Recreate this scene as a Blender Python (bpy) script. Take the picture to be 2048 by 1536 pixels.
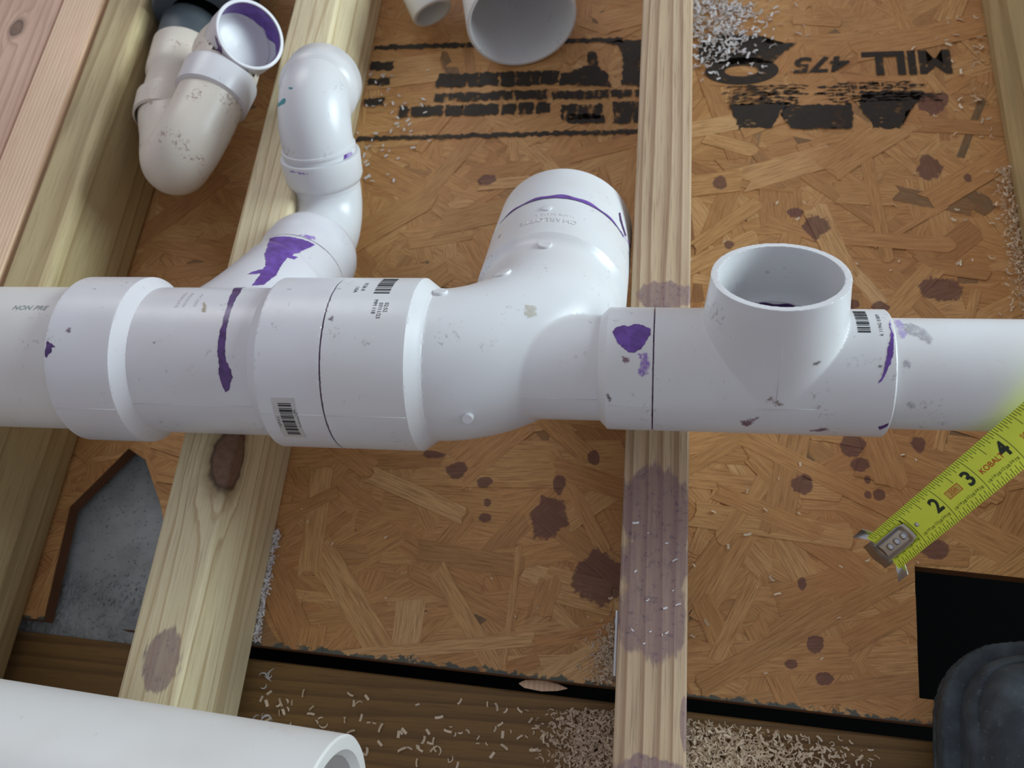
import bpy, bmesh, math, random
import numpy as np
from mathutils import Vector, Matrix
from mathutils.bvhtree import BVHTree

# all sizes below are in inches, turned into metres when a mesh is made
I = 0.0254
for o in list(bpy.data.objects):
    bpy.data.objects.remove(o)
scene = bpy.context.scene
COL = scene.collection
rng = random.Random(7)
NP = np.random.default_rng(7)

# ------------------------------------------------------------------ camera
cam_d = bpy.data.cameras.new('camera')
cam = bpy.data.objects.new('camera', cam_d)
COL.objects.link(cam)
right = Vector((0.98665939, 0.08838049, -0.13671917))
down = Vector((0.02172975, -0.9037888, -0.42742675))
fwd = Vector((-0.16134144, 0.41875374, -0.8936522))
M = Matrix((right, -down, -fwd)).transposed().to_4x4()
M.translation = Vector((1.14593, -9.22206, 24.22859)) * I
cam.matrix_world = M
cam_d.sensor_width = 36.0
cam_d.lens = 36.0 * 1850.0 / 2048.0
cam_d.clip_start = 0.01
cam_d.dof.use_dof = True
cam_d.dof.focus_distance = 20.5 * I
cam_d.dof.aperture_fstop = 11.0
scene.camera = cam

# ------------------------------------------------------------------ light
world = bpy.data.worlds.new('daylight')
scene.world = world
world.use_nodes = True
bg = world.node_tree.nodes['Background']
bg.inputs[0].default_value = (0.90, 0.90, 1.0, 1)
bg.inputs[1].default_value = 0.36

def area(name, loc, target, sx, sy, power, color):
    d = bpy.data.lights.new(name, 'AREA')
    d.shape = 'RECTANGLE'; d.size = sx * I; d.size_y = sy * I
    d.energy = power; d.color = color
    o = bpy.data.objects.new(name, d); COL.objects.link(o)
    o.location = Vector(loc) * I
    dirv = Vector(target) - Vector(loc)
    o.rotation_euler = dirv.to_track_quat('-Z', 'Y').to_euler()
    return o
area('window_daylight', (86, 30, 30), (0, 2, 3), 44, 44, 58.0, (0.78, 0.94, 1.0))
area('far_window_daylight', (-46, 70, 60), (-2, 2, 2), 36, 36, 9.0, (0.96, 0.97, 1.0))

vs = scene.view_settings
scene.display_settings.display_device = 'sRGB'
vs.view_transform = 'Standard'
vs.look = 'None'
vs.exposure = 0.22
vs.gamma = 1.0
vs.use_curve_mapping = False

# ------------------------------------------------------------------ helpers
def lin(r, g, b):
    f = lambda c: (c / 12.92) if c <= 0.04045 else ((c + 0.055) / 1.055) ** 2.4
    return (f(r / 255), f(g / 255), f(b / 255), 1)

def mesh_obj(name, verts, faces, mat=None, parent=None, smooth=True, sharp=None, origin=None):
    me = bpy.data.meshes.new(name)
    V = np.asarray(verts, dtype=np.float64) * I
    if isinstance(faces, np.ndarray):
        n, k = faces.shape
        me.vertices.add(len(V)); me.vertices.foreach_set('co', V.astype(np.float32).ravel())
        me.loops.add(n * k); me.loops.foreach_set('vertex_index', faces.astype(np.int32).ravel())
        me.polygons.add(n)
        me.polygons.foreach_set('loop_start', np.arange(0, n * k, k, dtype=np.int32))
        me.update(calc_edges=True); me.validate()
    else:
        me.from_pydata(V.tolist(), [], faces); me.update()
    if smooth:
        me.polygons.foreach_set('use_smooth', [True] * len(me.polygons))
        if sharp is not None:
            me.set_sharp_from_angle(angle=math.radians(sharp))
    if mat: me.materials.append(mat)
    o = bpy.data.objects.new(name, me)
    COL.objects.link(o)
    if parent is not None:
        o.parent = parent
        o.matrix_parent_inverse = Matrix.Translation(-parent.location) if parent.type == 'EMPTY' else Matrix.Identity(4)
    return o

def tag(o, label=None, cat=None, group=None, kind=None):
    if label: o['label'] = label
    if cat: o['category'] = cat
    if group: o['group'] = group
    if kind: o['kind'] = kind
    return o

def thing(name, label, cat, loc=(0, 0, 0), group=None):
    o = bpy.data.objects.new(name, None)
    o.empty_display_size = 0.02
    COL.objects.link(o)
    o.location = Vector(loc) * I
    tag(o, label, cat, group)
    return o

# the plane of the fittings is rolled about the pipe: X along the pipe, N the
# direction of the side branches, Mm the direction of the upright branch
TH = 0.5
CT, ST = math.cos(TH), math.sin(TH)
ZP = 5.5
def loc2w(P):
    P = np.asarray(P, float)
    return np.stack([P[..., 0], P[..., 1] * CT + P[..., 2] * ST,
                     ZP - P[..., 1] * ST + P[..., 2] * CT], -1)

def lathe(profile, origin, axis, seg=96, ref=(0.13, 0.21, 0.97)):
    """profile: closed or open list of (along, radius); returns verts, faces"""
    a = np.array(axis, float); a /= np.linalg.norm(a)
    u = np.cross(a, ref); u /= np.linalg.norm(u)
    v = np.cross(a, u)
    t = np.linspace(0, 2 * np.pi, seg, endpoint=False)
    ring = np.outer(np.cos(t), u) + np.outer(np.sin(t), v)
    V = np.concatenate([np.array(origin) + a * s + ring * r for s, r in profile])
    F = []
    for k in range(len(profile) - 1):
        for j in range(seg):
            j2 = (j + 1) % seg
            F.append((k * seg + j, k * seg + j2, (k + 1) * seg + j2, (k + 1) * seg + j))
    return V, F

def join(*vf):
    V = []; F = []; n = 0
    for v, f in vf:
        v = np.asarray(v); V.append(v); F += [tuple(i + n for i in q) for q in f]; n += len(v)
    return np.concatenate(V), F

def sweep(path, radius, seg=48, caps=True):
    P = np.array(path, float)
    n = len(P)
    Rr = np.full(n, radius, float) if np.isscalar(radius) else np.array(radius, float)
    T = np.gradient(P, axis=0); T /= np.linalg.norm(T, axis=1)[:, None]
    u = np.cross(T[0], [0.13, 0.31, 0.94]); u /= np.linalg.norm(u)
    V = []
    t = np.linspace(0, 2 * np.pi, seg, endpoint=False)
    for i in range(n):
        u = u - T[i] * (u @ T[i]); u /= np.linalg.norm(u)
        w = np.cross(T[i], u)
        V.append(P[i] + Rr[i] * (np.outer(np.cos(t), u) + np.outer(np.sin(t), w)))
    V = np.concatenate(V); F = []
    for k in range(n - 1):
        for j in range(seg):
            j2 = (j + 1) % seg
            F.append((k * seg + j, k * seg + j2, (k + 1) * seg + j2, (k + 1) * seg + j))
    if caps:
        F.append(tuple(range(seg - 1, -1, -1))); F.append(tuple((n - 1) * seg + j for j in range(seg)))
    return V, F

def spline(pts, per=10):
    P = [np.array(p, float) for p in pts]
    P = [2 * P[0] - P[1]] + P + [2 * P[-1] - P[-2]]
    out = []
    for i in range(1, len(P) - 2):
        for k in range(per):
            t = k / per
            a, b, c, d = P[i - 1], P[i], P[i + 1], P[i + 2]
            out.append(0.5 * (2 * b + (c - a) * t + (2 * a - 5 * b + 4 * c - d) * t * t + (3 * b - a - 3 * c + d) * t ** 3))
    out.append(P[-2])
    return np.array(out)

def box(x0, x1, y0, y1, z0, z1, bev=0.0, seg=2, cuts=0):
    bm = bmesh.new()
    r = bmesh.ops.create_cube(bm, size=1)
    for v in bm.verts:
        v.co = Vector(((x0 + x1) / 2 + v.co.x * (x1 - x0), (y0 + y1) / 2 + v.co.y * (y1 - y0), (z0 + z1) / 2 + v.co.z * (z1 - z0)))
    if bev:
        bmesh.ops.bevel(bm, geom=bm.edges[:], offset=bev, segments=seg, profile=0.5, affect='EDGES')
    bm.verts.ensure_lookup_table()
    V = np.array([v.co[:] for v in bm.verts]); F = [tuple(v.index for v in f.verts) for f in bm.faces]
    bm.free()
    return V, F

# ---- smooth solid modelling: signed distances meshed with surface nets
def poly_sdf(x, y, pts):
    d = np.full(x.shape, 1e9, np.float32); s = np.ones(x.shape, bool)
    n = len(pts)
    for i in range(n):
        ax, ay = pts[i]; bx_, by_ = pts[(i + 1) % n]
        ex, ey = bx_ - ax, by_ - ay
        wx, wy = x - ax, y - ay
        t = np.clip((wx * ex + wy * ey) / (ex * ex + ey * ey + 1e-12), 0, 1)
        d = np.minimum(d, (wx - ex * t) ** 2 + (wy - ey * t) ** 2)
        c1 = y >= ay; c2 = y < by_; c3 = (ex * wy) > (ey * wx)
        flip = (c1 & c2 & c3) | (~c1 & ~c2 & ~c3)
        s ^= flip
    return np.where(s, 1, -1) * np.sqrt(d)

def smin(a, b, k):
    h = np.clip(0.5 + 0.5 * (b - a) / k, 0, 1)
    return b * (1 - h) + a * h - k * h * (1 - h)

def nets(fn, lo, hi, h):
    lo = np.array(lo, float); n = np.ceil((np.array(hi) - lo) / h).astype(int) + 1
    ax = [(lo[i] + h * np.arange(n[i])).astype(np.float32) for i in range(3)]
    f = np.empty(tuple(n), np.float32)
    for i0 in range(0, n[0], 16):
        X, Y, Z = np.meshgrid(ax[0][i0:i0 + 16], ax[1], ax[2], indexing='ij')
        f[i0:i0 + 16] = fn(X, Y, Z)
    s = (f < 0)
    c = np.zeros(tuple(n - 1), np.int8)
    for dx in (0, 1):
        for dy in (0, 1):
            for dz in (0, 1):
                c += s[dx:n[0] - 1 + dx, dy:n[1] - 1 + dy, dz:n[2] - 1 + dz]
    act = (c > 0) & (c < 8)
    idx = np.argwhere(act)
    vid = np.full(tuple(n - 1), -1, np.int32); vid[act] = np.arange(len(idx))
    ev = lambda P: fn(P[:, 0], P[:, 1], P[:, 2]).astype(float)
    def grad(P, e=0.004):
        g = np.zeros_like(P)
        for k in range(3):
            dv = np.zeros(3); dv[k] = e
            g[:, k] = ev(P + dv) - ev(P - dv)
        return g / (np.linalg.norm(g, axis=1)[:, None] + 1e-9)
    nI = len(idx)
    pos = np.zeros((nI, 3)); cnt = np.zeros(nI)
    hits = []
    for axis in range(3):
        o1, o2 = [k for k in range(3) if k != axis]
        for a in (0, 1):
            for b in (0, 1):
                p = idx.copy(); p[:, o1] += a; p[:, o2] += b
                q = p.copy(); q[:, axis] += 1
                fa = f[p[:, 0], p[:, 1], p[:, 2]]; fb = f[q[:, 0], q[:, 1], q[:, 2]]
                m = np.nonzero((fa < 0) != (fb < 0))[0]
                if len(m) == 0: continue
                t = fa[m] / (fa[m] - fb[m])
                pt = p[m].astype(float); pt[:, axis] += t
                W = lo + h * pt
                pos[m] += W; cnt[m] += 1
                hits.append((m, W, grad(W)))
    mass = pos / cnt[:, None]
    AA = np.zeros((nI, 3, 3)); Ab = np.zeros((nI, 3))
    for m, W, g in hits:
        AA[m] += g[:, :, None] * g[:, None, :]
        Ab[m] += g * ((W - mass[m]) * g).sum(1)[:, None]
    AA += np.eye(3) * 0.08
    d = np.linalg.solve(AA, Ab[:, :, None])[:, :, 0]
    V = mass + d
    c0_ = lo + h * idx
    V = np.clip(V, c0_ - .1 * h, c0_ + 1.1 * h)
    F = []
    for axis in range(3):
        o1, o2 = [(1, 2), (2, 0), (0, 1)][axis]
        sl0 = [slice(None)] * 3; sl1 = [slice(None)] * 3
        sl0[axis] = slice(0, -1); sl1[axis] = slice(1, None)
        ch = s[tuple(sl0)] != s[tuple(sl1)]
        e = np.argwhere(ch)
        e = e[(e[:, o1] > 0) & (e[:, o2] > 0) & (e[:, o1] < n[o1] - 1) & (e[:, o2] < n[o2] - 1)]
        sg = s[e[:, 0], e[:, 1], e[:, 2]]
        qs = []
        for a, b in ((-1, -1), (0, -1), (0, 0), (-1, 0)):
            g = e.copy(); g[:, o1] += a; g[:, o2] += b
            qs.append(vid[g[:, 0], g[:, 1], g[:, 2]])
        q = np.stack(qs, 1)
        q[~sg] = q[~sg][:, ::-1]
        F.append(q)
    F = np.concatenate(F)
    return V, F

# ------------------------------------------------------------------ materials
class N:
    def __init__(s, name):
        s.m = bpy.data.materials.new(name); s.m.use_nodes = True
        s.nt = s.m.node_tree; s.b = s.nt.nodes['Principled BSDF']
    def new(s, t, **kw):
        n = s.nt.nodes.new(t)
        for k, v in kw.items(): setattr(n, k, v)
        return n
    def link(s, a, b): s.nt.links.new(a, b)
    def put(s, sock, v):
        if hasattr(v, 'is_linked') or isinstance(v, bpy.types.NodeSocket): s.link(v, sock)
        else: sock.default_value = v
    def math(s, op, a, b=0.0, c=0.0, clamp=False):
        n = s.new('ShaderNodeMath', operation=op, use_clamp=clamp)
        for i, v in enumerate((a, b, c)): s.put(n.inputs[i], v)
        return n.outputs[0]
    def vmath(s, op, a, b=(0, 0, 0)):
        n = s.new('ShaderNodeVectorMath', operation=op)
        s.put(n.inputs[0], a); s.put(n.inputs[1], b)
        return n.outputs['Value'] if op in ('LENGTH', 'DISTANCE', 'DOT_PRODUCT') else n.outputs[0]
    def pos(s): return s.new('ShaderNodeNewGeometry').outputs['Position']
    def scaled(s, vec, sx, sy, sz, loc=(0, 0, 0), rot=(0, 0, 0)):
        n = s.new('ShaderNodeMapping')
        s.put(n.inputs[0], vec); n.inputs[1].default_value = loc; n.inputs[2].default_value = rot
        n.inputs[3].default_value = (sx, sy, sz); return n.outputs[0]
    def noise(s, vec, scale=1.0, detail=3.0, rough=0.55, dist=0.0):
        n = s.new('ShaderNodeTexNoise')
        s.put(n.inputs['Vector'], vec); n.inputs['Scale'].default_value = scale
        n.inputs['Detail'].default_value = detail; n.inputs['Roughness'].default_value = rough
        n.inputs['Distortion'].default_value = dist
        return n.outputs[0]
    def ramp(s, fac, stops, mode='LINEAR'):
        n = s.new('ShaderNodeValToRGB'); s.put(n.inputs[0], fac)
        cr = n.color_ramp; cr.interpolation = mode
        while len(cr.elements) < len(stops): cr.elements.new(0.5)
        for e, (p, c) in zip(cr.elements, stops):
            e.position = p; e.color = c if len(c) == 4 else (*c, 1)
        return n.outputs[0]
    def mix(s, fac, a, b, blend='MIX'):
        n = s.new('ShaderNodeMix', data_type='RGBA', blend_type=blend)
        s.put(n.inputs[0], fac); s.put(n.inputs[6], a); s.put(n.inputs[7], b)
        return n.outputs[2]
    def smooth(s, v, a, b):
        n = s.new('ShaderNodeMapRange', interpolation_type='SMOOTHSTEP')
        s.put(n.inputs[0], v); n.inputs[1].default_value = a; n.inputs[2].default_value = b
        return n.outputs[0]
    def bump(s, h, strength=0.3, dist=0.0005):
        n = s.new('ShaderNodeBump'); n.inputs['Strength'].default_value = strength
        n.inputs['Distance'].default_value = dist; s.link(h, n.inputs['Height'])
        s.link(n.outputs[0], s.b.inputs['Normal'])
    def col(s, c): s.put(s.b.inputs['Base Color'], c)
    def set(s, **kw):
        for k, v in kw.items(): s.put(s.b.inputs[k.replace('_', ' ')], v)

def stain_mask(n, P, stains, edge=0.0012, noise_amp=0.9, nscale=320.0, stretch=1.0):
    """union of ragged blobs; stains = (x, y, rx, ry) in inches, seen from above"""
    Q = P if stretch == 1.0 else n.scaled(P, 1, stretch, 1)
    nz = n.noise(Q, nscale, 4, 0.6)
    nz2 = n.noise(Q, nscale * .3, 2, 0.5)
    wob = n.math('ADD', n.math('MULTIPLY', n.math('SUBTRACT', nz, 0.5), 0.7), n.math('MULTIPLY', n.math('SUBTRACT', nz2, .5), 1.1))
    acc = None
    for (x, y, rx, ry) in stains:
        q = n.vmath('MULTIPLY', n.vmath('SUBTRACT', P, (x * I, y * I, 0)), (1 / (rx * I), 1 / (ry * I), 0))
        d = n.vmath('LENGTH', q)
        d = n.math('ADD', d, n.math('MULTIPLY', wob, noise_amp))
        m = n.smooth(d, 1.08, 0.92)
        acc = m if acc is None else n.math('MAXIMUM', acc, m)
    return acc

def pvc_mat(name, base, dirt=0.5, rough=0.33, dirtcol=(0.16, 0.12, 0.10, 1), more=0.0):
    n = N(name); P = n.pos()
    a = n.noise(P, 46, 5, 0.62)
    b = n.noise(P, 420, 3, 0.6)
    m = n.math('MULTIPLY', n.smooth(a, 0.58 - more, 0.70 - more), n.smooth(b, 0.52 - more, 0.68 - more))
    sc = n.noise(n.scaled(P, 900, 60, 300, rot=(0.4, 0.3, 0.7)), 1.0, 2, 0.5)
    m2 = n.math('MULTIPLY', n.smooth(sc, 0.70, 0.76), n.smooth(n.noise(P, 80, 2), 0.52, 0.62))
    m = n.math('MAXIMUM', m, n.math('MULTIPLY', m2, 0.8))
    wide = n.noise(P, 14, 3, 0.5)
    c = n.mix(n.smooth(wide, 0.35, 0.75), base, tuple(x * y for x, y in zip(base[:3], (0.93, 0.90, 0.88))) + (1,))
    c = n.mix(n.math('MULTIPLY', m, dirt), c, dirtcol)
    n.col(c)
    n.set(Roughness=n.math('ADD', n.math('MULTIPLY', n.noise(P, 200, 3), 0.14), rough - .07), IOR=1.5)
    n.set(Subsurface_Weight=0.0)
    n.b.inputs['Subsurface Radius'].default_value = (1, .9, .8)
    n.bump(n.noise(P, 900, 2), 0.03, 0.0003)
    return n.m

def plain(name, c, rough=0.5, metal=0.0, bump=None, **kw):
    n = N(name); P = n.pos()
    v = n.noise(P, 160, 4, 0.6)
    n.col(n.mix(n.math('MULTIPLY', v, 0.5), c, tuple(x * 0.72 for x in c[:3]) + (1,)))
    n.set(Roughness=rough, Metallic=metal, **kw)
    if bump: n.bump(n.noise(P, bump[0], 4), bump[1], 0.0005)
    return n.m

def smudge_mat(name, c, op=0.7):
    n = N(name); P = n.pos()
    rim = n.new('ShaderNodeAttribute', attribute_name='rim').outputs['Fac']
    nz = n.noise(P, 700, 4, .7); nb = n.noise(P, 160, 3, .6)
    v = n.math('ADD', n.math('MULTIPLY', nz, .55), n.math('MULTIPLY', nb, .45))
    v = n.math('ADD', v, n.math('MULTIPLY', n.math('SUBTRACT', rim, 1.0), .18))
    n.col(c); n.set(Roughness=.7, Alpha=n.math('MULTIPLY', n.smooth(v, .34, .56), op))
    return n.m

def primer_mat(name, c1, c2):
    n = N(name); P = n.pos()
    v = n.noise(P, 130, 4, 0.6)
    n.col(n.mix(n.smooth(v, .35, .65), c1, c2))
    n.set(Roughness=0.28)
    return n.m

PVC = pvc_mat('white_pvc', (0.66, 0.655, 0.685, 1), 0.48, more=.012)
PVC_CLEAN = pvc_mat('clean_white_pvc', (0.69, 0.70, 0.715, 1), 0.45, more=.006)
PVC_PIPE = pvc_mat('cream_white_pvc', (0.68, 0.67, 0.65, 1), 0.4, 0.42)
PVC_DIRT_SHADE = pvc_mat('grubby_shade_tinted_pvc', (0.68, 0.62, 0.54, 1), 1.0, 0.4, (0.30, 0.20, 0.15, 1), .03)  # beige base paints in wood bounce and shade; the brown flecks are dirt
PRIMER = primer_mat('purple_primer', lin(92, 58, 132), lin(112, 76, 165))
PRIMER_DARK = primer_mat('dark_purple_primer', lin(70, 44, 92), lin(92, 62, 120))
PRIMER_PALE = primer_mat('thin_purple_primer', lin(150, 120, 190), lin(176, 152, 208))
PRIMER_BROWN = primer_mat('dull_purple_primer', lin(120, 92, 110), lin(150, 124, 138))
GLUE = primer_mat('joint_glue', lin(70, 50, 72), lin(104, 82, 104))
INK = plain('black_ink', lin(40, 42, 46), 0.6)
INK_GREY = plain('grey_green_ink', lin(140, 152, 150), 0.6)
STEEL = plain('galvanised_steel', (0.62, 0.63, 0.64, 1), 0.26, 1.0)
STEEL_DULL = plain('dull_steel', (0.42, 0.42, 0.42, 1), 0.38, 1.0)

def wood_mat(name, pale, mid, dark, period=0.26, warp=0.9, axis='Y', stains=None, knots=None, seed=0.0, soft=0.5, grey=None):
    """lumber with growth rings running along one axis; period in inches across"""
    n = N(name); P = n.pos()
    if axis == 'X':
        P2 = n.scaled(P, 1, 1, 1, rot=(0, 0, math.pi / 2))
    else:
        P2 = P
    P2 = n.vmath('ADD', P2, (seed, seed * 1.7, seed * .6))
    kd = None
    for (kx, ky, kz, kr) in (knots or []):
        q = n.vmath('MULTIPLY', n.vmath('SUBTRACT', P, (kx * I, ky * I, kz * I)), (1 / (kr * I), 0.62 / (kr * I), 1 / (kr * I)))
        d = n.math('ADD', n.vmath('LENGTH', q), n.math('MULTIPLY', n.math('SUBTRACT', n.noise(P, 120, 3), 0.5), 0.5))
        kd = d if kd is None else n.math('MINIMUM', kd, d)
    s = n.scaled(P2, 1, 0.045, 1)
    big = n.noise(s, 38, 2, 0.5)
    xx = n.new('ShaderNodeSeparateXYZ'); n.link(P2, xx.inputs[0])
    ph = n.math('ADD', n.math('ADD', xx.outputs[0], n.math('MULTIPLY', xx.outputs[2], 0.55)), n.math('MULTIPLY', n.math('SUBTRACT', big, 0.5), warp * I))
    if kd is not None:
        ph = n.math('ADD', ph, n.math('MULTIPLY', n.smooth(kd, 3.2, 0.6), 0.55 * I))
    w = n.math('FRACT', n.math('DIVIDE', ph, period * I))
    ring = n.ramp(w, [(0.0, (0, 0, 0)), (soft, (0.25,) * 3), (0.86, (1, 1, 1)), (0.93, (0.8,) * 3), (1.0, (0, 0, 0))])
    fib = n.noise(n.scaled(P2, 1, 0.03, 1), 900, 3, 0.6)
    blot = n.noise(n.scaled(P2, 1, 0.25, 1), 30, 3, 0.5)
    c = n.mix(ring, pale, mid)
    c = n.mix(n.math('MULTIPLY', n.smooth(fib, 0.48, 0.75), 0.55), c, dark)
    c = n.mix(n.math('MULTIPLY', n.smooth(blot, 0.5, 0.75), 0.45), c, grey or mid)
    if kd is not None:
        c = n.mix(n.smooth(kd, 1.9, 1.0), c, tuple(x * .72 for x in mid[:3]) + (1,))
        kc = n.mix(n.noise(P, 240, 3), lin(96, 70, 54), lin(140, 110, 90))
        c = n.mix(n.smooth(kd, 1.06, 0.96), c, kc)
        rim = n.math('MULTIPLY', n.math('MULTIPLY', n.smooth(kd, 1.20, 1.02), n.smooth(kd, 0.84, 1.0)), .7)
        c = n.mix(rim, c, lin(62, 44, 32))
    if stains:
        sm = stain_mask(n, P, stains, noise_amp=0.75, nscale=420, stretch=.22)
        streak = n.noise(n.scaled(P, 1, 0.06, 1), 500, 3, .6)
        sm = n.math('MULTIPLY', sm, n.math('ADD', n.math('MULTIPLY', streak, 0.5), 0.5))
        pc = n.mix(n.smooth(n.noise(P, 320, 4, .65), 0.54, 0.66), lin(126, 100, 104), lin(80, 58, 90))
        c = n.mix(n.math('MULTIPLY', sm, 0.92), c, pc)
    n.col(c)
    n.set(Roughness=0.62)
    n.bump(n.math('ADD', fib, n.math('MULTIPLY', ring, 0.6)), 0.35, 0.0004)
    return n.m

# ------------------------------------------------------------------ setting
OSB_STAINS = [(9.03, 9.76, 0.36, 0.42), (10.09, 9.33, 0.11, 0.15), (2.77, 9.3, 0.22, 0.27), (5.6, 7.58, 0.39, 0.43), (5.01, 8.13, 0.22, 0.19), (8.92, 5.41, 0.57, 0.37), (7.24, 4.81, 0.25, 0.17), (6.42, 4.89, 0.28, 0.17), (3.03, 6.96, 0.15, 0.15), (6.21, 0.54, 0.32, 0.32), (6.37, -0.03, 0.23, 0.2), (6.53, -0.44, 0.08, 0.11), (6.78, -0.85, 0.15, 0.15), (6.5, -0.86, 0.1, 0.11), (4.86, -0.65, 0.31, 0.28), (7.87, 0.6, 0.18, 0.23), (8.04, -2.26, 0.34, 0.26), (4.75, -3.3, 0.12, 0.17), (4.99, -4.81, 0.2, 0.21), (5.19, -5.61, 0.21, 0.14), (4.4, -5.33, 0.17, 0.12), (-4.55, -0.59, 0.29, 0.25), (-0.73, -0.08, 0.17, 0.21), (-1.89, -1.86, 0.52, 0.56), (-3.72, -0.93, 0.23, 0.15), (-1.64, -0.92, 0.17, 0.29), (-3.59, -1.51, 0.11, 0.12), (-3.62, -1.95, 0.17, 0.14), (-0.39, -3.43, 0.63, 0.72), (-5.26, -0.17, 0.37, 0.12), (-4.71, 9.53, 0.3, 0.24), (9.38, 12.31, 0.5, 0.45)]

def osb_mat():
    n = N('strand_board'); P = n.pos()
    at = n.new('ShaderNodeAttribute', attribute_name='tone')
    uv = n.new('ShaderNodeUVMap', uv_map='UVMap').outputs[0]
    tone = n.new('ShaderNodeSeparateColor'); n.link(at.outputs['Color'], tone.inputs[0])
    base = n.ramp(tone.outputs[0], [(0.0, lin(126, 98, 70)), (0.2, lin(174, 130, 84)), (0.5, lin(204, 156, 100)), (0.8, lin(220, 176, 120)), (1.0, lin(234, 198, 148))])
    base = n.mix(n.math('MULTIPLY', tone.outputs[1], 0.38), base, lin(196, 134, 84))
    base = n.mix(n.smooth(tone.outputs[2], 0.93, 0.97), base, lin(116, 98, 74))
    g1 = n.noise(n.scaled(uv, 1.2, 26, 1), 1.0, 5, 0.62, 0.35)
    g2 = n.noise(n.scaled(uv, .8, 9, 1), 1.0, 3, 0.55, 0.6)
    c = n.mix(n.math('MULTIPLY', n.smooth(g1, 0.42, 0.68), 0.58), base, lin(128, 86, 48))
    c = n.mix(n.math('MULTIPLY', n.smooth(g2, 0.5, 0.7), 0.35), c, lin(160, 106, 58))
    g3 = n.noise(n.scaled(uv, 1.6, 60, 1), 1.0, 4, 0.65, 0.25)
    c = n.mix(n.math('MULTIPLY', n.smooth(g3, 0.52, 0.70), 0.38), c, lin(112, 76, 46))
    c = n.mix(n.math('MULTIPLY', n.smooth(g3, 0.46, 0.32), 0.35), c, lin(224, 186, 136))
    big = n.noise(P, 9, 3, 0.5)
    c = n.mix(n.math('MULTIPLY', n.smooth(big, 0.45, 0.7), 0.3), c, lin(172, 112, 66))
    sx = n.new('ShaderNodeSeparateXYZ'); n.link(P, sx.inputs[0])
    ed = n.math('SUBTRACT', sx.outputs[1], n.math('ADD', n.math('MULTIPLY', sx.outputs[0], -0.0423), -6.17 * I))
    ed = n.math('ADD', ed, n.math('MULTIPLY', n.math('SUBTRACT', n.noise(P, 120, 4, .65), .58), .75 * I))
    c = n.mix(n.math('MULTIPLY', n.smooth(ed, .05 * I, -.02 * I), .9), c, lin(66, 84, 84))
    sm = stain_mask(n, P, OSB_STAINS, noise_amp=1.0, nscale=300)
    pc = n.mix(n.noise(P, 150, 3), lin(78, 46, 44), lin(104, 68, 74))
    c = n.mix(n.math('MULTIPLY', sm, 0.76), c, pc)
    n.col(c)
    n.set(Roughness=n.math('ADD', n.math('MULTIPLY', g1, .2), 0.46))
    n.b.inputs['Specular IOR Level'].default_value = 0.35
    n.bump(n.math('ADD', g1, g2), 0.35, 0.0005)
    return n.m
OSB = osb_mat()
OSB_EDGE = wood_mat('board_edge', lin(120, 78, 46), lin(86, 54, 32), lin(60, 38, 24), 0.08, 0.5, 'X')

HOLE_A = [(-14.75, -0.3), (-16.1, -2.2), (-15.85, -5.6), (-11.6, -5.6), (-13.2, -2.1), (-14.1, -0.65)]
HOLE_B = [(7.5, -2.7), (7.33, -5.9), (12.2, -6.12), (12.2, -3.0)]
def edge_y(x): return -6.17 - 0.0423 * x

def clip(poly, px, py, nx, ny):
    """keep the side where (p-point).normal <= 0"""
    out = []
    for i in range(len(poly)):
        a, b = poly[i], poly[(i + 1) % len(poly)]
        da = (a[0] - px) * nx + (a[1] - py) * ny; db = (b[0] - px) * nx + (b[1] - py) * ny
        if da <= 0: out.append(a)
        if (da < 0 < db) or (db < 0 < da):
            t = da / (da - db); out.append((a[0] + (b[0] - a[0]) * t, a[1] + (b[1] - a[1]) * t))
    return out
def minus(poly, hole):
    """polygon pieces left outside a convex, counter-clockwise hole"""
    res = []; cur = poly
    for i in range(len(hole)):
        a, b = hole[i], hole[(i + 1) % len(hole)]
        nx, ny = (b[1] - a[1]), -(b[0] - a[0])            # outward normal
        out = clip(cur, a[0], a[1], -nx, -ny)
        if len(out) >= 3: res.append(out)
        cur = clip(cur, a[0], a[1], nx, ny)
        if len(cur) < 3: break
    return res
def area2(p): return abs(sum(p[i][0] * p[(i + 1) % len(p)][1] - p[(i + 1) % len(p)][0] * p[i][1] for i in range(len(p)))) / 2
X0, X1, Y1 = -17.2, 13.2, 22.0
def trim(poly):
    poly = clip(poly, 0, edge_y(0), -0.0423, -1)
    for (px, py, nx, ny) in ((X0, 0, -1, 0), (X1, 0, 1, 0), (0, Y1, 0, 1)):
        if len(poly) < 3: return []
        poly = clip(poly, px, py, nx, ny)
    if len(poly) < 3: return []
    ps = [poly]
    for h in (HOLE_A, HOLE_B):
        nx = []
        for q in ps:
            if max(p[0] for p in q) < min(p[0] for p in h) or min(p[0] for p in q) > max(p[0] for p in h) or min(p[1] for p in q) > max(p[1] for p in h) or max(p[1] for p in q) < min(p[1] for p in h): nx.append(q)
            else: nx += minus(q, h)
        ps = nx
    return [p for p in ps if len(p) >= 3 and area2(p) > 0.004]

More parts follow.
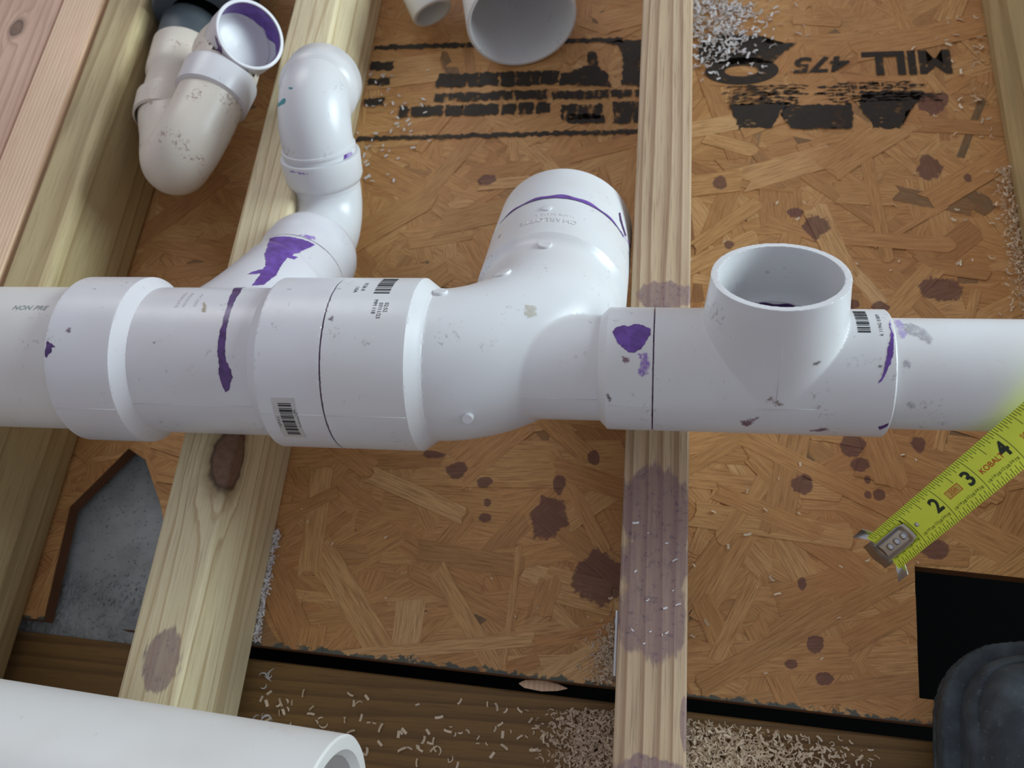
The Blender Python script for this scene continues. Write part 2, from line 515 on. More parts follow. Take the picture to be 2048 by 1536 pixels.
class Strands:
    def __init__(s): s.v = []; s.f = []; s.uv = []; s.t = []
    def add(s, poly, z, th, c, ang, tone):
        k = len(s.v); n = len(poly); ca, sa = math.cos(ang), math.sin(ang)
        for zz in (z, z - th):
            for (x, y) in poly: s.v.append((x, y, zz))
        uvs = [((x - c[0]) * ca + (y - c[1]) * sa + tone[3], -(x - c[0]) * sa + (y - c[1]) * ca + tone[4]) for x, y in poly]
        s.f.append(tuple(k + i for i in range(n))); s.uv += uvs; s.t += [tone] * n
        for i in range(n):
            j = (i + 1) % n
            s.f.append((k + i, k + n + i, k + n + j, k + j)); s.uv += [uvs[i], uvs[i], uvs[j], uvs[j]]; s.t += [tone] * 4
    def build(s, name, parent, kind=None):
        o = mesh_obj(name, s.v, s.f, OSB, parent, smooth=False)
        me = o.data
        ul = me.uv_layers.new(name='UVMap'); ul.data.foreach_set('uv', np.array(s.uv, np.float32).ravel())
        ca = me.color_attributes.new('tone', 'FLOAT_COLOR', 'CORNER')
        ca.data.foreach_set('color', np.array([(t[0], t[1], t[2], 1) for t in s.t], np.float32).ravel())
        if kind: o['kind'] = kind
        return o

def strand_poly(cx, cy, ang, L, W):
    ca, sa = math.cos(ang), math.sin(ang)
    pts = []
    for sx in (-1, 1):
        k = 4
        for i in range(k):
            t = -1 + 2 * i / (k - 1)
            tt = t if sx > 0 else -t
            xx = sx * L / 2 + rng.uniform(-.16, .16) * W - (rng.uniform(0, .35) * W * abs(tt))
            pts.append((xx, tt * W / 2 * (1 if abs(tt) > .9 else 1)))
        # long edge wobble
        pts.append((sx * 0 + rng.uniform(-.3, .3) * L, sx * W / 2 * rng.uniform(.88, 1.06)))
    return [(cx + x * ca - y * sa, cy + x * sa + y * ca) for x, y in pts]

floor_v = Strands()
def base_piece():
    full = [(X0, edge_y(X0)), (X1, edge_y(X1)), (X1, Y1), (X0, Y1)]
    return trim(full)
for p in base_piece():
    floor_v.add(p, -0.02, 0.43, (0, 0), 0.0, (0.35, 0.3, 0.2, 0, 0))
floor = floor_v.build('floor', None)
floor.data.materials.append(OSB_EDGE)
for poly in floor.data.polygons:
    if abs(poly.normal.z) < .5: poly.material_index = 1
tag(floor, 'orange brown strand board subfloor stained with purple drips between the joists', None, None, 'structure')
def random_strand():
    ang = rng.gauss(0.0, 0.75) if rng.random() < .62 else rng.uniform(-1.57, 1.57)
    L = min(6.5, rng.lognormvariate(1.05, .42)); W = min(1.5, rng.lognormvariate(-.55, .45))
    tone = (min(1, max(0, rng.gauss(.52, .13))), rng.random() ** 1.8, rng.random() * .975, rng.uniform(0, 40), rng.uniform(0, 40))
    return ang, L, W, tone
layer = Strands()
for k in range(2600):
    ang, L, W, tone = random_strand()
    cx, cy = rng.uniform(X0, X1), rng.uniform(-7, Y1)
    for p in trim(strand_poly(cx, cy, ang, L, W)):
        layer.add(p, -0.018 + 0.022 * k / 2600 + rng.uniform(0, .004), 0.012, (cx, cy), ang, tone)
layer.build('strand_layer', floor, 'stuff')
# the uppermost strands, one by one
k = 0
def seen_bay(x, y):
    return (-16.3 < x < -11.2 and y < 11) or (-9.4 < x < 0.2) or (1.9 < x < 11.1)
while k < 290:
    ang, L, W, tone = random_strand()
    cx, cy = rng.uniform(-16.3, 11.1), rng.uniform(-6.3, 17)
    if not seen_bay(cx, cy): continue
    ps = trim(strand_poly(cx, cy, ang, L, W * .95))
    if not ps: continue
    s = Strands(); p = max(ps, key=area2)
    s.add(p, 0.006 + 0.026 * k / 290, 0.016, (cx, cy), ang, tone)
    s.build('wood_strand', floor); k += 1

# ground far below and the slab that shows through the cut-out
GROUND_SHADE = plain('void_shade_ground', (0.004, 0.004, 0.004, 1), 1.0, Specular_IOR_Level=0.0)  # near-black colour paints in the deep shade under the subfloor
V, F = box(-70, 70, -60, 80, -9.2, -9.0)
tag(mesh_obj('ground', V, F, GROUND_SHADE, None, smooth=False), 'ground painted black for the shade of the void under the subfloor', None, None, 'structure')

def concrete_mat():
    n = N('grey_concrete'); P = n.pos()
    a = n.noise(P, 35, 4); b = n.noise(P, 420, 4, .65)
    c = n.mix(n.smooth(a, .3, .7), lin(150, 158, 162), lin(178, 186, 190))
    c = n.mix(n.math('MULTIPLY', n.smooth(b, .58, .7), .8), c, lin(62, 64, 62))
    n.col(c); n.set(Roughness=.85); n.bump(b, .6, .0015); return n.m
CONC = concrete_mat()
bm = bmesh.new()
bmesh.ops.create_grid(bm, x_segments=90, y_segments=90, size=1)
Vc = []
for v in bm.verts:
    x, y = -14.3 + v.co.x * 2.9, -3 + v.co.y * 3.4
    z = -0.72 + 0.012 * math.sin(3 * x) * math.cos(2 * y)
    if y < -3.7: z += max(0, (NP.random() - .55)) * .16 * min(1, (-3.7 - y) / .5)
    Vc.append((x, y, z))
Fc = [tuple(v.index for v in f.verts) for f in bm.faces]; bm.free()
bs, bf = box(-17.2, -11.4, -6.4, 0.4, -1.6, -0.8)
V, F = join((Vc, Fc), (bs, bf))
slab = tag(mesh_obj('concrete_slab', V, F, CONC, None, sharp=30), 'rough grey concrete slab showing through the cut-out beside the knotty joist', 'slab')
# crumbs of mortar on the slab
cv = []
for k in range(160):
    x = rng.uniform(-15.6, -12.6); y = rng.gauss(-4.6, .35); r = rng.uniform(.02, .075)
    if y < -5.5 or y > -3.6: continue
    bmc = bmesh.new(); bmesh.ops.create_icosphere(bmc, subdivisions=1, radius=1)
    cv.append((np.array([[x + v.co.x * r * rng.uniform(.6, 1.5), y + v.co.y * r * rng.uniform(.6, 1.5), -.7 + v.co.z * r * .7] for v in bmc.verts]), [tuple(v.index for v in f.verts) for f in bmc.faces])); bmc.free()
V, F = join(*cv)
tag(mesh_obj('mortar_crumbs', V, F, CONC, slab, smooth=False), None, None, None, 'stuff')

# lumber
TREATED = wood_mat('treated_lumber', lin(196, 178, 134), lin(164, 142, 100), lin(136, 112, 80), 0.75, 2.4, 'Y', seed=.31, soft=.6, grey=lin(150, 140, 104))
KNOTTY = wood_mat('knotty_lumber', lin(222, 208, 170), lin(190, 168, 128), lin(158, 134, 104), 0.50, 1.8, 'Y', stains=[(-10.13, -6.75, 0.46, 0.72)], knots=[(-9.6, -1.75, 3.45, 0.50)], seed=.12, soft=.7, grey=lin(178, 162, 132))
STRIPED = wood_mat('striped_lumber', lin(202, 178, 146), lin(154, 124, 96), lin(124, 96, 74), 0.34, 0.7, 'Y', stains=[(1.14, 3.1, 0.72, 0.41), (1.02, -2.63, 0.92, 1.06), (1.51, -3.43, 0.24, 0.68), (1.04, -5.03, 0.86, 0.91), (1.03, -3.9, .9, .75), (1.05, -8.28, 0.8, 0.38), (1.75, -7.26, 0.1, 0.49)], seed=.53, soft=.45)
PALE = wood_mat('pale_fir', lin(236, 208, 178), lin(214, 176, 144), lin(196, 156, 124), 0.13, 0.12, 'Y', seed=.77, soft=.4)
ROSY = wood_mat('weathered_fir', lin(206, 170, 148), lin(178, 142, 122), lin(150, 118, 100), 0.5, 1.5, 'Y', knots=[(-21.0, 13.6, 3.5, .22)], seed=.91)
BEAM = wood_mat('rim_lumber', lin(140, 108, 62), lin(114, 86, 50), lin(86, 62, 36), 0.42, 1.1, 'X', seed=.21)

def lumber(name, x0, x1, y0, y1, z0, z1, mat, label, bev=.11):
    V, F = box(x0, x1, y0, y1, z0, z1, bev, 4)
    return tag(mesh_obj(name, V, F, mat, None, sharp=40), label, 'lumber')
lumber('floor_joist', -17.9, -16.42, -13, 23, 0.04, 3.5, TREATED, 'greenish treated joist at the left beside the pale fir board', .2)
lumber('fir_board', -19.55, -18.05, -13, 23, 0.04, 3.5, PALE, 'pale straight-grained fir board at the top left edge of the picture', .05)
lumber('fir_board', -25.5, -19.65, -13, 23, 0.04, 3.42, ROSY, 'pinkish weathered board in the top left corner with a small knot', .05)
lumber('floor_joist', -11.05, -9.55, -13, 23, 0.04, 3.5, KNOTTY, 'yellow pine joist with a big brown knot and one purple stain', .12)
lumber('floor_joist', 0.28, 1.78, -13, 23, 0.04, 3.5, STRIPED, 'striped brown joist under the tee with purple primer soaked into its top', .07)
lumber('floor_joist', 11.27, 12.77, -13, 23, 0.04, 3.5, TREATED, 'greenish joist cut off by the right edge of the picture', .12)
# rim beam below the board edge, slightly out of square
V, F = box(-18, 14, -14, -6.47, -5.5, -0.46, .08, 3)
V[:, 1] -= .0423 * V[:, 0] * (V[:, 1] > -10)
tag(mesh_obj('rim_beam', V, F, BEAM, None, sharp=40), 'olive brown rim beam along the bottom littered with plastic shavings', 'lumber')
# short strip of board left between the square hole and the rim gap
V, F = box(7.42, 9.3, -6.44, -5.98, -.42, -.06, .02, 2)
mesh_obj('board_strip', V, F, OSB_EDGE, floor, sharp=40)

# ------------------------------------------------------------------ glued pipe run
run = thing('drain_pipe_run', 'glued white plastic drain pipe run with tees and elbow lying across the joists', 'pipe', (-4, 0, 3.5))
EX, EN, EM = np.array([1., 0, 0]), np.array([0, CT, -ST]), np.array([0, ST, CT])
def L2W(x, n, m): return loc2w(np.array([x, n, m], float))
def solid(name, fn, lo, hi, h, mat, parent, label=None):
    V, F = nets(fn, lo, hi, h)
    o = mesh_obj(name, loc2w(V), F, mat, parent, sharp=24)
    if label: o['label'] = label
    return o
rad = lambda a, b: np.sqrt(a * a + b * b)

# left pipe and right pipe
V, F = lathe([(-24, 1.52), (-24, 1.75), (-12.2, 1.75), (-12.2, 1.52), (-24, 1.52)], (0, 0, ZP), EX)
pipe_l = mesh_obj('pipe', V, F, PVC_PIPE, run, sharp=40); pipe_l['label'] = 'wide white pipe leaving at the left'
V, F = lathe([(5.4, 1.03), (5.4, 1.1875), (18, 1.1875), (18, 1.03), (5.4, 1.03)], (0, 0, ZP), EX)
pipe_r = mesh_obj('pipe', V, F, PVC_CLEAN, run, sharp=40); pipe_r['label'] = 'narrower white pipe leaving at the right'

# wide sanitary tee with a narrow side branch
prof = [(-12.64, 0), (-12.64, 2.0), (-11.08, 2.0), (-10.80, 1.755), (-7.90, 1.755), (-7.62, 2.0), (-6.15, 2.0), (-6.15, 0)]
def seg_cyl(X, n, m, a, b, r):
    ax, an = a; bx_, bn = b
    dx, dn = bx_ - ax, bn - an; L = math.hypot(dx, dn); dx /= L; dn /= L
    s = (X - ax) * dx + (n - an) * dn
    q = -(X - ax) * dn + (n - an) * dx
    d = rad(q, m) - r
    e = np.maximum(-s, s - L)
    return np.maximum(d, e)
def f_san(X, n, m):
    d = poly_sdf(X, rad(n, m), prof) - 0.0
    br = np.maximum(rad(X + 8.86, m) - 1.34, np.maximum(n - 3.99, -n))
    sw = seg_cyl(X, n, m, (-10.35, 0.2), (-8.95, 3.1), 1.24)
    b2 = smin(br, sw, 0.55)
    b2 = np.maximum(b2, n - 3.99)
    return smin(d, b2, 0.10)
san = solid('sanitary_tee', f_san, (-12.75, -2.1, -2.1), (-6.05, 4.1, 2.1), 0.045, PVC, run, 'wide white tee with a purple drip down its barrel')

# long-sweep elbow with heel inlet
def f_elb(X, n, m):
    r0 = rad(n, m)
    hub = poly_sdf(X, r0, [(-6.115, 0), (-6.115, 2.0), (-4.28, 2.0), (-3.98, 1.77), (-3.98, 0)])
    bxx, bnn = X + 4.01, n - 2.3
    tor = rad(rad(bxx, bnn) - 2.3, m) - 1.755
    tor = np.where((bxx >= 0) & (bnn <= 0), tor, 5.0)
    st = np.maximum(rad(X + 1.71, m) - 1.755, np.maximum(2.25 - n, n - 3.2))
    body = np.minimum(tor, st)
    body = smin(body, hub, 0.06)
    r1 = rad(X + 1.71, m)
    oh = poly_sdf(n, r1, [(2.6, 0), (2.6, 1.7), (2.95, 1.905), (4.85, 1.905), (4.85, 0)])
    body = smin(body, oh, 0.08)
    heel = poly_sdf(X, r0, [(-2.6, 0), (-2.6, 1.185), (-0.24, 1.185), (-0.06, 1.37), (0.915, 1.37), (0.915, 0)])
    return smin(body, heel, 0.035)
elbow = solid('heel_inlet_elbow', f_elb, (-6.22, -2.1, -2.1), (1.0, 4.95, 2.1), 0.045, PVC_CLEAN, run, 'long white elbow with a narrow straight inlet')

# the coupling on the elbow's outlet
c0 = L2W(-1.71, 0, 0)
V, F = lathe([(4.88, 1.70), (4.88, 1.90), (4.91, 1.915), (6.74, 1.90), (6.78, 1.87), (6.78, 1.79), (6.74, 1.76), (5.2, 1.76), (5.2, 1.55), (4.88, 1.55), (4.88, 1.70)], c0, EN, 128)
coup = mesh_obj('coupling', V, F, PVC_CLEAN, run, sharp=35); coup['label'] = 'white coupling on the elbow outlet with a purple ring'

# narrow tee with its open branch
def f_tee(X, n, m):
    r0 = rad(n, m)
    d = poly_sdf(X, r0, [(0.945, 0), (0.945, 1.37), (5.745, 1.37), (5.78, 1.335), (5.78, 0)])
    rb = rad(X - 3.455, n)
    kx = 1 + .075 * np.clip(2.3 - m, 0, 3)
    br = np.maximum(rad((X - 3.455 + .03 * np.clip(2.3 - m, 0, 3)) / kx, n) - 1.39, np.maximum(m - 2.40, -m))
    d = smin(d, br, 0.025)
    ins = np.minimum(np.maximum(rb - 1.245, 1.15 - m), np.maximum(rb - 1.06, -m))
    ins = np.minimum(ins, np.maximum(r0 - 1.06, np.abs(X - 3.4) - 2.0))
    return np.maximum(d, -ins)
tee = solid('narrow_tee', f_tee, (0.85, -1.5, -1.5), (5.9, 1.55, 2.5), 0.033, PVC_CLEAN, run, 'narrow white tee with its open branch pointing up')

# reducer, street elbows and hub on the side branch of the wide tee
b0 = L2W(-8.86, 0, 0)
V, F = lathe([(4.03, 0.9), (4.03, 1.28), (4.06, 1.32), (4.75, 1.32), (4.80, 1.345), (5.30, 1.33), (5.55, 1.26), (5.68, 1.14), (5.72, 1.02), (5.72, .9)], b0, EN, 96)
red = mesh_obj('reducer', V, F, PVC, run, sharp=50); red['label'] = 'short white reducer smeared with purple primer'
def bend(start, d1, d2, l1, rho, l2, per=14):
    s = np.array(start, float); d1 = np.array(d1, float); d2 = np.array(d2, float)
    d2 = d2 - d1 * (d1 @ d2); d2 /= np.linalg.norm(d2)
    pts = [s, s + d1 * l1 * .5]
    c = s + d1 * l1 + d2 * rho
    for i in range(per + 1):
        a = math.pi / 2 * i / per
        pts.append(c - d2 * rho * math.cos(a) + d1 * rho * math.sin(a))
    pts.append(pts[-1] + d2 * l2 * .5); pts.append(pts[-1] + d2 * l2 * .5)
    return np.array(pts)
pth = bend(L2W(-8.86, 5.5, 0), EN, EM, 0.78, 1.22, 0.15)
V, F = sweep(pth, 1.0, 64)
ell1 = mesh_obj('street_elbow', V, F, PVC_CLEAN, run, sharp=60)
h0 = pth[-1]
V, F = lathe([(-0.18, 1.0), (-0.02, 1.02), (0.0, 1.06), (0.16, 1.13), (0.78, 1.165), (0.84, 1.15), (0.86, 1.10), (0.86, 1.0), (0.5, .99), (0.5, .5)], h0 - EM * .05, EM, 96)
hub1 = mesh_obj('elbow_hub', V, F, PVC_CLEAN, ell1, sharp=45)
d3 = EN - EX * .12; d3 = d3 - EM * (d3 @ EM); d3 /= np.linalg.norm(d3)
pth2 = bend(h0 + EM * .45, EM, d3, 0.62, 1.15, 0.35)
rr = np.full(len(pth2), 1.03); rr[-2:] = 1.03
V, F = sweep(pth2, rr, 64)
ell2 = mesh_obj('street_elbow', V, F, PVC_CLEAN, run, sharp=60); ell2['label'] = 'glossy white elbow turned away above the knotty joist'
V, F = lathe([(-0.55, 1.0), (-0.42, 1.10), (-0.30, 1.15), (0.55, 1.15), (0.58, 1.12), (0.58, 1.0), (0.0, .97), (0.0, .5)], pth2[-1], d3, 96)
hub2 = mesh_obj('elbow_hub', V, F, PVC_CLEAN, ell2, sharp=45)
# raised ring at the foot of that elbow
V, F = lathe([(0, 1.0), (0.03, 1.075), (0.10, 1.075), (0.14, 1.0)], h0 + EM * .92, EM, 96)
mesh_obj('collar', V, F, PVC_CLEAN, ell2, sharp=40)

# glue lines where two hubs meet
for parent, x, r in ((elbow, -6.132, 1.975), (tee, 0.93, 1.345)):
    V, F = lathe([(-.016, r - .3), (-.016, r), (.016, r), (.016, r - .3)], (x, 0, ZP), EX, 128)
    mesh_obj('glue_line', V, F, GLUE, parent, sharp=40)
V, F = lathe([(4.84, 1.6), (4.84, 1.895), (4.885, 1.895), (4.885, 1.6)], c0, EN, 128)
mesh_obj('glue_line', V, F, PRIMER_DARK, coup, sharp=40)
V, F = lathe([(3.98, 1.0), (3.98, 1.315), (4.035, 1.315), (4.035, 1.0)], b0, EN, 128)
mesh_obj('glue_line', V, F, PRIMER_DARK, red, sharp=40)

# ------------------------------------------------------------------ trap in the left bay
trap = thing('drain_trap', 'grubby white trap, tinted for wood bounce and shade, with a purple-stained open elbow in the left bay', 'drain trap', (-14.0, 9.0, 0.5))
tn = np.array([.736, -.224, .64]); tn /= np.linalg.norm(tn)
tc = np.array([-11.26, 11.13, 5.04])
ta = np.array([-.24, -.97, -.03]); ta -= tn * (ta @ tn); ta /= np.linalg.norm(ta)
te = tc - tn * 1.45
upath = spline([(-12.418, 10.084, 4.2), (-12.492, 9.719, 4.17), (-12.643, 8.773, 4.15), (-12.85, 8.0, 4.1), (-13.181, 7.65, 3.85), (-13.607, 7.72, 3.4), (-14.067, 8.3, 2.95), (-14.482, 9.226, 2.65), (-14.813, 10.034, 2.55), (-15.12, 11.0, 2.5)], 8)
V, F = sweep(upath, 0.985, 64)
mesh_obj('return_bend', V, F, PVC_DIRT_SHADE, trap, sharp=60)
HB = np.array([-12.44, 9.95, 4.18])
ad = HB - np.array([-12.643, 8.773, 4.15]); ad /= np.linalg.norm(ad)
V, F = lathe([(-.55, .985), (-.50, 1.10), (0.30, 1.125), (0.38, 1.10), (0.40, 1.0), (0.40, .8)], HB, ad, 96)
mesh_obj('hub', V, F, PVC, trap, sharp=40)
# elbow up to the open hub
mid = HB + ad * .35
pe = spline([mid, mid + ad * .35, te - tn * .42 - ad * .05 + np.array([-.05, 0, -.02]), te + tn * .15, te + tn * .35], 8)
V, F = sweep(pe, 1.0, 64)
_d = (tc - V) @ tn; _r = np.linalg.norm((V - tc) + np.outer(_d, tn), axis=1)
_in = (_d < 1.02) & (_r < 1.0)
V[_in] -= np.outer(1.02 - _d[_in], tn)          # keep the bore of the socket clear
telb = mesh_obj('open_elbow', V, F, PVC_DIRT_SHADE, trap, sharp=60)
V, F = lathe([(-1.3, .9), (-1.15, .99), (-.78, 1.03), (-.68, 1.05), (-.02, 1.06), (0, 1.04), (0, .965), (-.02, .95), (-1.0, .94)], tc, tn, 96)
mesh_obj('open_hub', V, F, PVC, telb, sharp=35)
# purple primer inside the socket with a ragged inner edge
def bore(a, r): return r * (math.cos(a) * bu + math.sin(a) * bw)
bu = np.array([0.0, 0, 1]) - tn * tn[2]; bu /= np.linalg.norm(bu); bw = np.cross(tn, bu)
V = []; F = []; na, nd = 120, 10
for i in range(na):
    a = 2 * math.pi * i / na
    deep = .55 + .45 * math.cos(a - 5.6) + .10 * math.sin(5 * a) + .05 * math.sin(11 * a + 1)
    for j in range(nd):
        t = j / (nd - 1) * max(.10, deep)
        r = .943 - t * .02
        V.append(tc - tn * (.03 + t) + bore(a, r))
for i in range(na):
    i2 = (i + 1) % na
    for j in range(nd - 1): F.append((i * nd + j, i2 * nd + j, i2 * nd + j + 1, i * nd + j + 1))
mesh_obj('socket_primer', V, F, PRIMER, telb, sharp=50)
V, F = lathe([(-.80, .935), (-.90, .82), (-.97, .5), (-.99, 0.001)], tc, tn, 64)
mesh_obj('inner_wall', V, F, PVC_CLEAN, telb, sharp=60)
# lower arm with its fittings
p1, p2 = np.array([-15.0, 10.6, 2.52]), np.array([-15.16, 14.0, 2.5])
la = (p2 - p1) / np.linalg.norm(p2 - p1)
V, F = lathe([(-.55, .985), (-.5, 1.06), (.22, 1.09), (.28, 1.0)], p1, la, 96)
mesh_obj('hub', V, F, PVC_DIRT_SHADE, trap, sharp=40)
V, F = lathe([(.1, .95), (1.15, .95), (1.3, 1.03), (1.55, 1.05), (2.6, 1.05), (2.66, 1.0), (2.66, .8)], p1, la, 96)
adap = mesh_obj('adapter', V, F, PVC_DIRT_SHADE, trap, sharp=40)
GREY = plain('dark_grey_plastic', lin(74, 82, 88), 0.5)
RUBBER = plain('grey_rubber', lin(66, 76, 86), 0.55)
V, F = lathe([(2.5, .98), (3.75, .98), (3.78, .9)], p1, la, 96)
gp = mesh_obj('grey_pipe', V, F, GREY, trap, sharp=40); gp['label'] = 'dark grey pipe end'
V, F = lathe([(3.7, .95), (3.72, 1.5), (3.82, 1.58), (5.2, 1.62), (5.3, 1.75), (9, 1.75), (9, 0.2)], p1 + np.array([.45, 0, .3]), la, 96)
gc = mesh_obj('rubber_coupling', V, F, RUBBER, trap, sharp=40); gc['label'] = 'blue-grey rubber coupling'

# ------------------------------------------------------------------ loose fitting on the board at the top
loose = thing('loose_fitting', 'loose white fitting with a wide open hub lying on the printed board', 'pipe fitting', (-3.6, 13.6, 0.04))
ln = np.array([.253, -.967, .047]); ln /= np.linalg.norm(ln)
lc = np.array([-3.73, 14.5, 1.93])
V, F = lathe([(-6, 1.5), (-2.2, 1.52), (-1.75, 1.62), (-1.5, 1.80), (-.06, 1.85), (-.01, 1.83), (0, 1.79), (-.01, 1.74), (-.06, 1.71), (-.7, 1.67), (-1.5, 1.58), (-2.4, 1.4), (-3.2, 1.1), (-3.8, .6), (-4.0, 0.01)], lc, ln, 128)
lbody = mesh_obj('wide_hub', V, F, PVC_CLEAN, loose, sharp=40)
sc = np.array([-7.2, 16.1, .98])
s2 = np.array([.45, -.80, -.34]); s2 /= np.linalg.norm(s2)
V, F = lathe([(-2.4, .5), (-1.2, .62), (-1.05, .72), (.0, .74), (.03, .71), (.03, .62), (-.6, .6), (-.6, .01)], sc, s2, 96)
mesh_obj('side_hub', V, F, PVC_PIPE, loose, sharp=40)
V, F = sweep(spline([sc - s2 * .95, sc - s2 * 1.1 + np.array([.8, .15, .1]), sc + np.array([2.2, 1.35, .4]), lc - ln * 2.4], 6), .62, 48)
mesh_obj('neck', V, F, PVC_PIPE, loose, sharp=60)

# ------------------------------------------------------------------ loose pipe at the lower left
off = thing('loose_pipe', 'thick cream white pipe lying loose in the lower left foreground', 'pipe', (-10, -8.5, 3.5))
pa = np.array([math.cos(-.064), math.sin(-.064), 0])
pc = np.array([-4.80, -10.38, 5.77])
V, F = lathe([(-19, 1.99), (-19, 2.25), (-.04, 2.25), (0, 2.21), (0.0, 1.98), (-.14, 1.86), (-1.2, 1.86), (-19, 1.99)], pc, pa, 160)
mesh_obj('pipe_wall', V, F, PVC_PIPE, off, sharp=35)

# ------------------------------------------------------------------ marks on the fittings
DIRT = smudge_mat('grey_dirt', lin(96, 88, 86))
DIRTPALE = smudge_mat('pale_grey_scuff', lin(150, 146, 156), .45)
DIRT_PURPLE = smudge_mat('dull_purple_dirt', lin(110, 84, 104))
TAN = smudge_mat('tan_crumb', lin(168, 146, 108))
TANPALE = smudge_mat('pale_tan_smear', lin(190, 182, 160), .5)
TANBROWN = smudge_mat('brown_smear', lin(128, 98, 80), .85)
PRIMER_FAINT = primer_mat('faint_purple_primer', lin(196, 188, 222), lin(208, 204, 228))
TEAL = plain('teal_paint', lin(70, 150, 158), 0.6)
MATS = dict(PRIMER=PRIMER, PRIMER_DARK=PRIMER_DARK, PRIMER_PALE=smudge_mat('pale_purple_smear', lin(150, 112, 196), .8), PRIMER_FAINT=smudge_mat('faint_purple_smear', lin(168, 146, 212), .5), BROWN=smudge_mat('brown_purple_smear', lin(128, 92, 104), .8), DIRT=DIRT, DIRTPALE=DIRTPALE,
            DIRT_PURPLE=DIRT_PURPLE, TAN=TAN, TANPALE=TANPALE, TANBROWN=TANBROWN, TEAL=TEAL)
TARGET = dict(san=san, elbow=elbow, tee=tee, coup=coup, red=red, pipe_l=pipe_l, pipe_r=pipe_r, ell1=ell1, ell2=ell2, hub1=hub1, telb=telb, elh=bpy.data.objects['open_hub'])
_bvh = {}
def bvh_of(o):
    if o.name not in _bvh:
        _bvh[o.name] = BVHTree.FromPolygons([v.co for v in o.data.vertices], [tuple(p.vertices) for p in o.data.polygons])
    return _bvh[o.name]

def patch(name, target, pts, mat, parent, lift=0.006, jag=0.012, cuts=6):
    """a thin film of paint or dirt lying on a fitting, given by its outline in space"""
    P = np.array(pts, float)
    c = P.mean(0); T = bvh_of(target)
    pn = sum(np.array(T.find_nearest(Vector(q_) * I)[1]) for q_ in P); pn = pn / np.linalg.norm(pn)
    Pp = (P - c) - np.outer((P - c) @ pn, pn)
    ax = np.linalg.svd(Pp)[2][0]; ax = ax - pn * (ax @ pn); ax /= np.linalg.norm(ax); ay = np.cross(pn, ax)
    q = np.stack([(P - c) @ ax, (P - c) @ ay], 1)
    out = []
    for i in range(len(q)):
        a, b = q[i], q[(i + 1) % len(q)]
        L = np.linalg.norm(b - a); k = max(1, min(6, int(L / .04)))
        nrm = np.array([-(b - a)[1], (b - a)[0]]) / (L + 1e-9)
        for j in range(k):
            out.append(a + (b - a) * j / k + nrm * rng.uniform(-jag, jag) * min(1, L * 8))
    bm = bmesh.new()
    vs_ = [bm.verts.new((p[0], p[1], 0)) for p in out]
    f = bm.faces.new(vs_)
    bmesh.ops.triangulate(bm, faces=[f])
    for _ in range(cuts):
        es = [e for e in bm.edges if e.calc_length() > 0.09]
        if not es: break
        bmesh.ops.subdivide_edges(bm, edges=es, cuts=1)
        bmesh.ops.triangulate(bm, faces=bm.faces[:])
    V = []; rims = []
    bp = np.array(out)
    for v in bm.verts:
        w = c + ax * v.co.x + ay * v.co.y
        rims.append(min(1.0, float(np.sqrt(((bp - np.array([v.co.x, v.co.y])) ** 2).sum(1).min())) / .05))
        h = T.ray_cast((Vector(w) + Vector(pn) * 4) * I, -Vector(pn))
        if h[0] is None: h = T.find_nearest(Vector(w) * I)
        n = h[1]
        V.append(np.array(h[0]) / I + np.array(n) * lift)
    F = [tuple(v.index for v in f.verts) for f in bm.faces]
    bm.free()
    o = mesh_obj(name, V, F, mat, parent)
    at = o.data.attributes.new('rim', 'FLOAT', 'POINT'); at.data.foreach_set('value', np.array(rims, np.float32))
    return o
